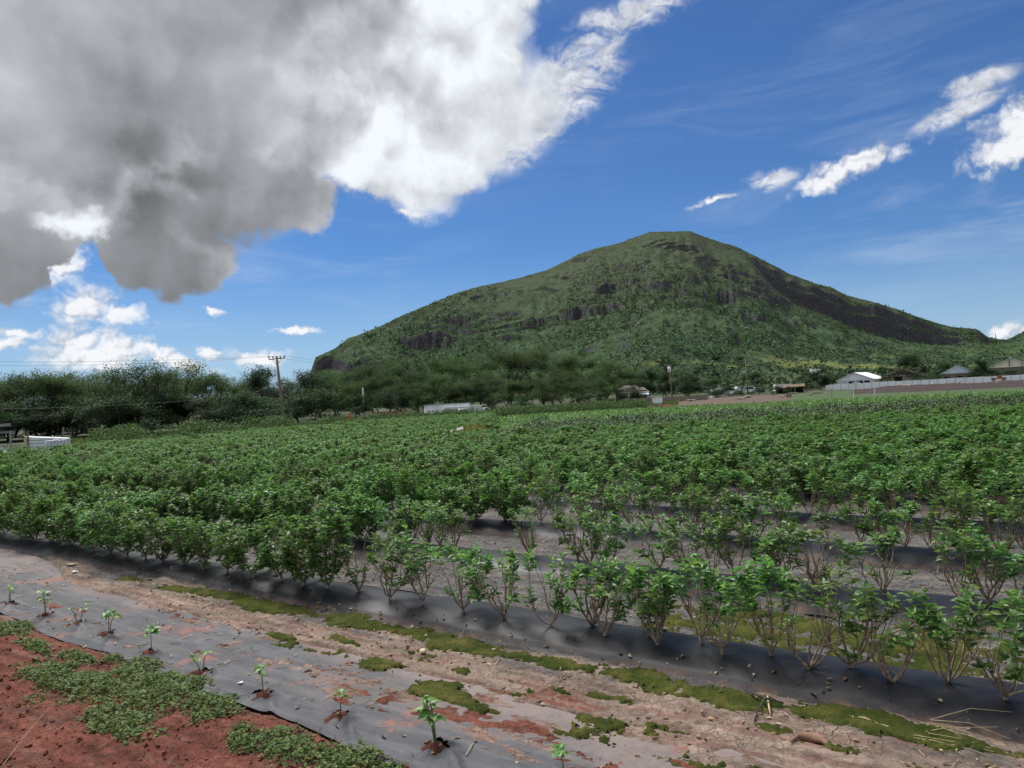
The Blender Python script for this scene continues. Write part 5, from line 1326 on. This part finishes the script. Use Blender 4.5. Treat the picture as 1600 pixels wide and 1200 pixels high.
def build_left_corner():
    # post-and-beam frame at the edge
    t = facing('timber_frame', 'grey timber post frame with a small dark roof at the left edge', 'frame', -8, 45)
    for x in (-0.9, 0.62): MB().box((x, 0, 0.7), (0.10, 0.10, 1.9)).build('post', M['greywood'], t)
    MB().box((-0.15, 0.03, 1.62), (1.75, 0.08, 0.12)).build('beam', M['greywood'], t)
    MB().prism([(-1.3, -0.3, 1.72), (0.66, -0.3, 1.80), (0.66, -0.3, 1.92), (-1.3, -0.3, 1.84)], (0, 1.4, 0.15)).build('roof', M['dark'], t)
    MB().box((-0.1, 0.4, 0.9), (0.35, 0.2, 1.2)).build('panel', M['steel'], t)
    t = facing('white_sack', 'white sack slumped against the timber frame at the left edge', 'sack', 1, 43)
    b = MB(); b.tube([(0, 0, 0), (0, 0, 0.18), (0.02, 0, 0.5), (0.0, 0, 0.72), (0.02, 0, 0.82)], [0.22, 0.30, 0.27, 0.17, 0.06], 10); b.build('bag', M['tarp'], t, True)
    MB().tube([(0.02, 0, 0.78), (0.05, 0.02, 0.92)], [0.05, 0.09], 8).build('tied_neck', M['tarp'], t)
    # old truck box
    t = facing('truck_box', 'weathered white truck box leaning behind the caged tank', 'truck box', 69, 52, 0, R_(-8))
    MB().prism([(-1.12, 0, 0.35), (1.15, 0, 0.35), (1.15, 0, 0.98), (-1.0, 0, 1.22)], (0, 1.5, 0)).build('shell', M['white'], t)
    MB().prism([(-1.12, -0.01, 0.35), (-0.9, -0.01, 0.35), (-0.86, -0.01, 1.22), (-1.02, -0.01, 1.25)], (0, 1.52, 0)).build('end_panel', M['cream'], t)
    MB().box((0.1, 0.75, 0.2), (2.3, 1.4, 0.3)).build('base', M['wood'], t)
    for z in (0.62, 0.82, 1.0): MB().bar((-0.9, -0.02, z), (1.13, -0.02, z - 0.06), 0.025).build('strap', M['steel'], t)
    MB().box((-0.84, -0.05, 0.75), (0.09, 0.07, 1.3)).build('stake', M['wood'], t)
    # caged tank
    t = facing('caged_water_tank', 'white cube water tank in a steel cage at the field edge', 'water tank', 89, 47.5, 0, R_(10))
    MB().box((0, 0.5, 0.56), (0.96, 0.96, 0.86)).build('tank', M['tank'], t)
    MB().box((0, 0.5, 0.07), (1.0, 1.0, 0.13)).build('pallet', M['wood'], t)
    for i in range(7): MB().bar((-0.48 + i * 0.16, -0.01, 0.13), (-0.48 + i * 0.16, -0.01, 1.0), 0.022).build('cage_bar', M['steel'], t)
    for i in range(4): MB().bar((-0.5, -0.02, 0.16 + i * 0.27), (0.5, -0.02, 0.16 + i * 0.27), 0.024).build('cage_bar', M['steel'], t)
    MB().tube([(0, 0.5, 0.98), (0, 0.5, 1.06)], 0.13, 12).build('cap', M['white'], t)
    MB().tube([(-0.08, 0.5, 1.02), (-0.16, 0.5, 1.28)], 0.025, 6).build('spout', M['white'], t)
    t = facing('white_pipe', 'bent white pipe standing in the crop right of the tank', 'pipe', 107, 47)
    MB().tube([(0.10, 0, 0), (0.10, 0, 0.52), (0.06, 0, 0.60), (-0.02, 0, 0.62), (-0.10, 0, 0.62)], 0.05, 8).build('pipe_run', M['white'], t, True)
    MB().tube([(-0.10, 0, 0.62), (-0.15, 0, 0.62)], 0.065, 8).build('collar', M['white'], t)
    t = facing('wooden_post', 'lone wooden post behind the white truck box', 'post', 98, 56)
    MB().box((0, 0, 0.78), (0.10, 0.10, 1.7)).build('shaft', M['wood'], t)
    MB().box((0, 0, 1.64), (0.12, 0.12, 0.03)).build('cap', M['wood'], t)
    # board lying in the crop
    c = at(708, 677, 33.0)
    t = thing('loose_board', 'pale weathered board propped up in the crop beside dry grass', 'board', (c.x, c.y, 0.42), R_(8))
    MB().box((0, 0, 0.24), (0.95, 0.42, 0.03), Matrix.Rotation(R_(-16), 3, 'Y') @ Matrix.Rotation(R_(12), 3, 'X')).build('plank', M['greywood'], t)
    MB().bar((-0.2, 0.05, -0.45), (-0.15, 0.02, 0.24), 0.05).build('stake', M['wood'], t)
    MB().bar((0.22, 0.05, -0.45), (0.2, 0.02, 0.30), 0.05).build('stake', M['wood'], t)
build_left_corner()

# ------------------------------------------------------------------ foreground details
def uv_px(px, py, z=0.0):
    d = ray(px, py); t = (z - CAM_H) / d[2]
    return UV(d[0] * t, d[1] * t)
def surf(u, v):
    """height of the uppermost sheet at a place: earth, weed mat or bed cover"""
    u = np.asarray(u, float); v = np.asarray(v, float)
    z = ground_z(u, v)
    z = np.where((v > mat_near(u)) & (v < mat_far(u)), np.maximum(z, 0.006), z)
    k = np.round((v - BED0) / BEDSTEP); s_ = v - BED0 - k * BEDSTEP
    return np.where((k >= 0) & (np.abs(s_) < BEDHALF), np.maximum(z, bed_z(s_, u, 0)), z)
def build_creepers():
    rng = np.random.RandomState(61)
    n = 90000
    u = rng.uniform(2.0, 9.5, n); v = rng.uniform(1.6, 3.25, n)
    cen = [((150, 1075), 0.80, 0.34), ((240, 1090), 0.70, 0.34), ((325, 1100), 0.48, 0.20), ((80, 1058), 0.55, 0.26), ((470, 1172), 0.50, 0.20), ((560, 1192), 0.40, 0.15), ((10, 983), 0.60, 0.18), ((215, 1045), 0.45, 0.17),
           ((60, 1012), 0.45, 0.10), ((400, 1165), 0.26, 0.10), ((180, 1125), 0.45, 0.16), ((385, 1145), 0.16, 0.07), ((120, 1028), 0.35, 0.09), ((290, 1065), 0.4, 0.10)]
    m = np.full(n, -1.0)
    for (p, a, b) in cen:
        cu, cv = uv_px(*p); m = np.maximum(m, 1 - np.hypot((u - cu) / a, (v - cv) / b))
    m = m + 0.55 * fbm(u * 3, v * 3, 4, 141, 0.6) - 0.08
    k = rng.rand(n) < sstep(m, -0.05, 0.38)
    u, v, m = u[k], v[k], m[k]; n = len(u)
    z = surf(u, v) + 0.004 + rng.rand(n) * 0.055 * sstep(m, 0.0, 0.6) * (0.5 + np.abs(fbm(u * 8, v * 8, 2, 144)))
    base = np.stack([u * UX + v * VX, u * UY + v * VY, z], 1)
    a = rng.rand(n) * 6.283
    L = rng.uniform(0.016, 0.040, n)
    V, F = leaves(base, np.stack([np.cos(a), np.sin(a), rng.normal(0.25, 0.35, n)], 1), L, L * 0.62, rng, LEAF4)
    o = link('creeping_weeds', fast_mesh('creeping_weeds', V, F, [M['weed']]))
    tag(o, 'mat of small-leaved creeping weeds on the red earth beside the weed mat', 'weeds', kind='stuff')
    sb = MB()
    for i in range(420):
        j = rng.randint(n); p = base[j].copy(); a = rng.rand() * 6.28; pts = [p]
        for q in range(4):
            a += rng.normal(0, 0.4); p = p + np.array([math.cos(a), math.sin(a), 0]) * 0.04; uu, vv = UV(p[0], p[1]); p[2] = float(surf(uu, vv)) + 0.008 + rng.rand() * 0.012; pts.append(p.copy())
        sb.tube(pts, 0.0018, 3, False)
    sb.build('runners', M['bark_chip'], o)
build_creepers()

def build_litter():
    rng = np.random.RandomState(71)
    import bmesh
    def hull(s):
        bm = bmesh.new()
        for v_ in norm(rng.normal(0, 1, (13, 3))) * rng.uniform(0.65, 1.0, (13, 1)) * np.array([1, 1, 0.72]): bm.verts.new(v_)
        r = bmesh.ops.convex_hull(bm, input=bm.verts); bmesh.ops.triangulate(bm, faces=bm.faces)
        bm.verts.index_update()
        used = sorted({v.index for f in bm.faces for v in f.verts}); mp = {q: i for i, q in enumerate(used)}; bm.verts.ensure_lookup_table()
        V = np.array([bm.verts[q].co[:] for q in used]); F = np.array([[mp[v.index] for v in f.verts] for f in bm.faces]); bm.free(); return V, F
    shapes = [hull(1) for _ in range(8)]
    def crumbs(name, u, v, size, mat, label):
        Vs, Fs, off = [], [], 0
        z = surf(u, v)
        for i in range(len(u)):
            V, F = shapes[rng.randint(8)]; a = rng.rand() * 6.28; c, s_ = math.cos(a), math.sin(a)
            Vr = np.stack([V[:, 0] * c - V[:, 1] * s_, V[:, 0] * s_ + V[:, 1] * c, V[:, 2]], 1) * size[i] * rng.uniform(0.7, 1.3, 3)
            Vs.append(Vr + np.array([u[i] * UX + v[i] * VX, u[i] * UY + v[i] * VY, z[i] + size[i] * 0.25])); Fs.append(F + off); off += len(V)
        tag(link(name, fast_mesh(name, np.concatenate(Vs), np.concatenate(Fs), [mat])), label, 'earth', kind='stuff')
    n = 3800; u = rng.uniform(1.5, 9.5, n) ; v = rng.uniform(1.5, 2.95, n)
    k = fbm(u * 1.5, v * 1.5, 3, 151) + rng.normal(0, .3, n) > -0.1; u, v = u[k], v[k]
    crumbs('red_earth_crumbs', u, v, rng.gamma(1.6, 0.0042, len(u)) + 0.003, soil_mat('red_crumb', False, (0.155, 0.054, 0.037), 0.4), 'loose red earth crumbs and clods beside the weed mat')
    n = 2600; u = rng.uniform(-0.5, 8.5, n); v = rng.uniform(3.15, 4.75, n)
    d = dirt_mask(u, v); k = (np.where(v > mat_far(u), 0.5, d * 0.9) * sstep(fbm(u * 1.2, v * 2.4, 3, 153), -0.35, 0.4) > rng.rand(n) * 0.8); u, v = u[k], v[k]
    crumbs('pale_earth_crumbs', u, v, rng.gamma(1.6, 0.0045, len(u)) + 0.003, soil_mat('pale_crumb', False, (0.20, 0.14, 0.11), 0.4), 'loose dry earth crumbs on the bare strip beside the near bed')
    n = 2600; u = rng.uniform(-0.8, 9, n); v = np.concatenate([rng.uniform(5.7, 6.75, n // 2), rng.uniform(7.6, 8.7, n - n // 2)])
    crumbs('alley_crumbs', u, v, rng.gamma(1.6, 0.004, n) + 0.003, soil_mat('alley_crumb', False, (0.20, 0.17, 0.14), 0.4), 'small earth crumbs in the alleys between the beds')
    # straw, twigs and dead leaves
    sb = MB(); lb = []
    for i in range(1500):
        u = rng.uniform(-0.6, 12); v = rng.choice([rng.uniform(4.2, 4.8), rng.uniform(5.62, 6.8), rng.uniform(7.55, 8.75), rng.uniform(3.2, 4.3), rng.uniform(9.5, 10.7)])
        L = rng.gamma(2.0, 0.028) + 0.02; a = rng.rand() * 6.28
        p0 = (u - math.cos(a) * L / 2, v - math.sin(a) * L / 2); p1 = (u + math.cos(a) * L / 2, v + math.sin(a) * L / 2)
        z = [float(surf(*q)) for q in (p0, (u, v), p1)]
        w = max(0.0012, 0.004 * rng.rand() ** 3 + 0.0012)
        sb.tube([W(*p0, z[0] + w + 0.004), W(u + rng.normal(0, .01), v + rng.normal(0, .01), max(z) + 0.008), W(*p1, z[2] + w + 0.004)], w, 3, False)
    tag(sb.build('straw_litter', M['straw'], None), 'straw and thin twigs strewn over the strip and the alleys', 'litter', kind='stuff')
    n = 900; u = rng.uniform(-0.6, 12, n); v = np.where(rng.rand(n) < 0.4, rng.uniform(4.3, 5.0, n), np.where(rng.rand(n) < 0.5, rng.uniform(5.6, 8.8, n), rng.uniform(3.0, 4.3, n)))
    a = rng.rand(n) * 6.28; L = rng.uniform(0.018, 0.055, n)
    V, F = leaves(np.stack([u * UX + v * VX, u * UY + v * VY, surf(u, v) + 0.006], 1), np.stack([np.cos(a), np.sin(a), rng.normal(0.1, .15, n)], 1), L, L * 0.5, rng, LEAF8)
    M['dead_leaf'] = leaf_mat('dead_leaf', (0.10, 0.06, 0.035), (0.36, 0.26, 0.14), (0.5, 0.42, 0.3), 0.8, 0.1, 0.1)
    tag(link('fallen_leaves', fast_mesh('fallen_leaves', V, F, [M['dead_leaf']])), 'small dry fallen leaves scattered round the beds', 'litter', kind='stuff')
build_litter()

def build_hoses():
    for k, (off, lab) in enumerate([(0.46, 'first'), (0.44, 'second'), (0.42, 'third'), (0.44, 'fourth')]):
        v0 = BED0 + k * BEDSTEP + off
        rng = np.random.RandomState(80 + k)
        pts = []
        for u in np.arange(-1.5, 16, 0.18):
            v = v0 + 0.05 * float(perlin(u * 0.7, k * 3.1, 160))
            pts.append(W(u, v, float(surf(u, v)) + 0.012))
        tag(MB().tube(pts, 0.010, 6, False).build('drip_hose', M['pipe'], None, True), 'black drip hose behind the %s raised bed from the front' % lab, 'hose', 'drip hoses along the beds')
build_hoses()

LEAF_BIG = None
def seedling_leaf_mesh():
    """one broad pointed leaf, 1 m long in its own units, folded along the midrib and arching down"""
    xs = np.linspace(0, 1, 9); ys = np.linspace(-1, 1, 7)
    wd = np.where(xs < 0.14, 0.02, 0.27 * np.sin(np.clip((xs - 0.10) / 0.9, 0, 1) ** 0.75 * math.pi) ** 0.85 + 0.004)
    V = []
    for i, x in enumerate(xs):
        for y in ys:
            V.append((x * (1 - 0.12 * x), y * wd[i], -0.42 * x * x + 0.12 * x + 0.20 * abs(y) * wd[i] * 1.6 + 0.012 * math.sin(x * 20) * abs(y)))
    return fast_mesh('leaf', np.array(V), up_faces(np.array(V), grid_faces(9, 7)), [M['seedling_leaf']], smooth=True)
def build_seedlings():
    rng = np.random.RandomState(91)
    lm = seedling_leaf_mesh()
    H = [.20, .29, .20, .23, .20, .17, .21, .17, .27, .17]
    NST = [2, 2, 2, 2, 1, 2, 1, 1, 3, 1]
    NL = [7, 14, 8, 12, 9, 9, 8, 6, 18, 9]
    LL = [.085, .10, .075, .095, .10, .085, .08, .07, .095, .085]
    lab = ['spindly seedling at the left edge of the weed mat', 'tall two-tiered seedling on the weed mat, second from the left', 'small feathery seedling on the weed mat, third from the left',
           'broad-leaved seedling with two stems, fourth from the left on the weed mat', 'umbrella-shaped single-stem seedling, fifth from the left on the weed mat', 'low seedling with two bare stems, sixth from the left on the weed mat',
           'seedling with a yellow lower leaf beside a red stain on the mat', 'thin small seedling in a torn hole in the mat', 'largest and bushiest seedling, growing in the red earth', 'seedling top cut off by the bottom edge of the photo']
    for i, (u, v) in enumerate(SEEDLINGS):
        p = W(u, v, float(surf(u, v)) - 0.008)
        t = thing('seedling', lab[i], 'seedling', p, 0, 'seedlings along the weed mat')
        tops = []
        for s_ in range(NST[i]):
            a = rng.rand() * 6.28; lean = 0.035 + 0.02 * NST[i] * rng.rand()
            h = H[i] * (1.0 if s_ == 0 else rng.uniform(0.8, 0.95)) * 0.86
            q = [Vector((0.012 * math.cos(a), 0.012 * math.sin(a), -0.03)), Vector((lean * 0.4 * math.cos(a), lean * 0.4 * math.sin(a), h * 0.5)), Vector((lean * math.cos(a), lean * math.sin(a), h))]
            MB().tube(q, [0.0045, 0.0038, 0.0028], 6).build('stem', M['seedling_stem'], t, True)
            tops.append(q)
        for l in range(NL[i]):
            q = tops[l % NST[i]]; lev = (l // NST[i]) / max(1, NL[i] // NST[i])
            f = 1.0 - lev * (0.55 if i in (1, 8) else 0.22)
            pos = q[1].lerp(q[2], max(0.0, f * 2 - 1)) if f > 0.5 else q[0].lerp(q[1], f * 2)
            a = l * 2.4 + rng.normal(0, 0.3)
            o = link('leaf', lm, t); L = LL[i] * rng.uniform(0.75, 1.15) * (0.65 if lev < 0.12 else 1.0)
            o.location = pos; o.scale = (L, L, L); o.rotation_euler = (rng.normal(0, 0.2), -(0.85 if lev < 0.12 else 0.28) + rng.normal(0, 0.2), a)
build_seedlings()

def lay(px, py, lift=0.0):
    u, v = uv_px(px, py); return W(u, v, float(surf(u, v)) + lift)
def build_debris():
    b = MB().tube([lay(1163, 1083, .03), lay(1180, 1096, .05), lay(1196, 1106, .06), lay(1212, 1108, .05)], [0.005, 0.008, 0.009, 0.006], 6)
    t = thing('fallen_branch', 'dark forked fallen branch on the moss below the near bed', 'branch', (0, 0, 0))
    b.build('stem', M['bark'], t, True)
    MB().tube([lay(1196, 1106, .06), lay(1185, 1118, .02), lay(1178, 1130, .01)], [0.007, 0.005, 0.003], 5).build('side_twig', M['bark'], t, True)
    MB().tube([lay(1212, 1108, .05), lay(1225, 1104, .02)], [0.006, 0.003], 5).build('side_twig', M['bark'], t, True)
    tag(MB().tube([lay(1198, 1098, .03), lay(1200, 1100, .05), lay(1202, 1112, .03), lay(1204, 1122, .01)], [0.005, 0.007, 0.006, 0.004], 6).build('pale_stick', M['straw'], None, True), 'short curved pale stick beside the dark fallen branch', 'stick')
    # curled strip of bark: an open gutter shape
    pts = [lay(1236, 1166, .006), lay(1250, 1158, .012), lay(1268, 1156, .018), lay(1284, 1159, .014), lay(1297, 1172, .006)]
    m = MB(); V = []
    for i, p in enumerate(pts):
        w = [0.012, 0.032, 0.042, 0.036, 0.008][i]
        for j in range(7):
            a = math.pi * j / 6; V.append(p + W(0, math.cos(a) * w, math.sin(a) * w * 0.8))
    m.add(V, [(i * 7 + j, i * 7 + j + 1, (i + 1) * 7 + j + 1, (i + 1) * 7 + j) for i in range(4) for j in range(6)])
    o = m.build('bark_strip', M['bark_chip'], None, True)
    md = o.modifiers.new('thickness', 'SOLIDIFY'); md.thickness = 0.005
    tag(o, 'curled brown strip of bark on the moss near the bottom right', 'bark')
    t = thing('dry_stalks', 'loose heap of pale dry stalks below the near bed at the right', 'stalks', (0, 0, 0))
    rng = random.Random(5)
    for i in range(11):
        x0, y0 = rng.uniform(1418, 1470), rng.uniform(1132, 1162)
        x1, y1 = x0 + rng.uniform(60, 130), y0 + rng.uniform(4, 22)
        MB().tube([lay(x0, y0, .012 + rng.random() * .02), lay((x0 + x1) / 2, (y0 + y1) / 2 - rng.uniform(0, 6), .012 + rng.random() * .012), lay(x1, y1, .008)], [0.0026, 0.002, 0.001], 5, False).build('stalk', M['straw'], t)
    MB().tube([lay(1332, 1128, .012), lay(1352, 1133, .016), lay(1372, 1139, .012), lay(1392, 1142, .01)], 0.006, 6).build('stalk', M['straw'], t)
    # dry curled leaf and scraps at the left
    for px, py, s_, mt, nm, lb in [(113, 884, .10, 'cream', 'dry_leaf', 'curled cream-coloured dry leaf on the strip at the left'), (117, 896, .08, 'white', 'plastic_scrap', 'white plastic scrap next to the cream dry leaf'),
                                   (376, 1070, .035, 'white', 'paper_scrap', 'tiny white scrap on the weed mat by the red stain'), (661, 1020, .05, 'cream', 'stone', 'pale stone on the bare strip in the middle')]:
        p = lay(px, py, 0.004)
        rg = np.random.RandomState(int(px))
        V = []; F = []
        if nm == 'stone':
            b = MB().tube([(0, 0, 0), (0, 0, .2 * s_), (0.05 * s_, 0, .45 * s_), (0.05 * s_, 0, .6 * s_)], [.35 * s_, .55 * s_, .42 * s_, .15 * s_], 9)
            b.v = [tuple(np.array(q) * (1 + rg.normal(0, .10))) for q in b.v]
        else:
            b = MB(); xs = np.linspace(-1, 1, 6)
            for x in xs:
                for y in np.linspace(-1, 1, 5): b.v.append((x * s_ * .6, y * s_ * .35 * (1.1 - x * x * .6), s_ * (0.22 * abs(y) + 0.12 * x * x + 0.05 * rg.rand())))
            b.f = [tuple(q) for q in grid_faces(6, 5).tolist()]
        o = b.build(nm, M[mt], None, True); o.location = p; o.rotation_euler = (0, 0, rg.rand() * 6)
        tag(o, lb, {'dry_leaf': 'leaf', 'plastic_scrap': 'scrap', 'paper_scrap': 'scrap', 'stone': 'stone'}[nm])
    # tall dry stalk in the bottom left corner
    t = thing('dry_grass_stalk', 'long pale dry grass stalk leaning in the bottom left corner', 'grass stalk', (0, 0, 0))
    p0 = lay(4, 1196); MB().tube([p0, p0 + Vector((0.05, 0.10, .10)), p0 + Vector((.11, .20, .20)), p0 + Vector((.17, .26, .27))], [.003, .0026, .002, .001], 5, False).build('stem', M['straw'], t)
    n = 60; rg = np.random.RandomState(2); tip = np.array(p0 + Vector((.17, .26, .27)))
    V, F = leaves(tip + rg.normal(0, .012, (n, 3)), rg.normal(0, 1, (n, 3)) + np.array([.4, .6, .6]), rg.uniform(.01, .02, n), rg.uniform(.002, .005, n), rg, SPRAY)
    link('seed_head', fast_mesh('seed_head', V, F, [M['bark_chip']]), t)
build_debris()
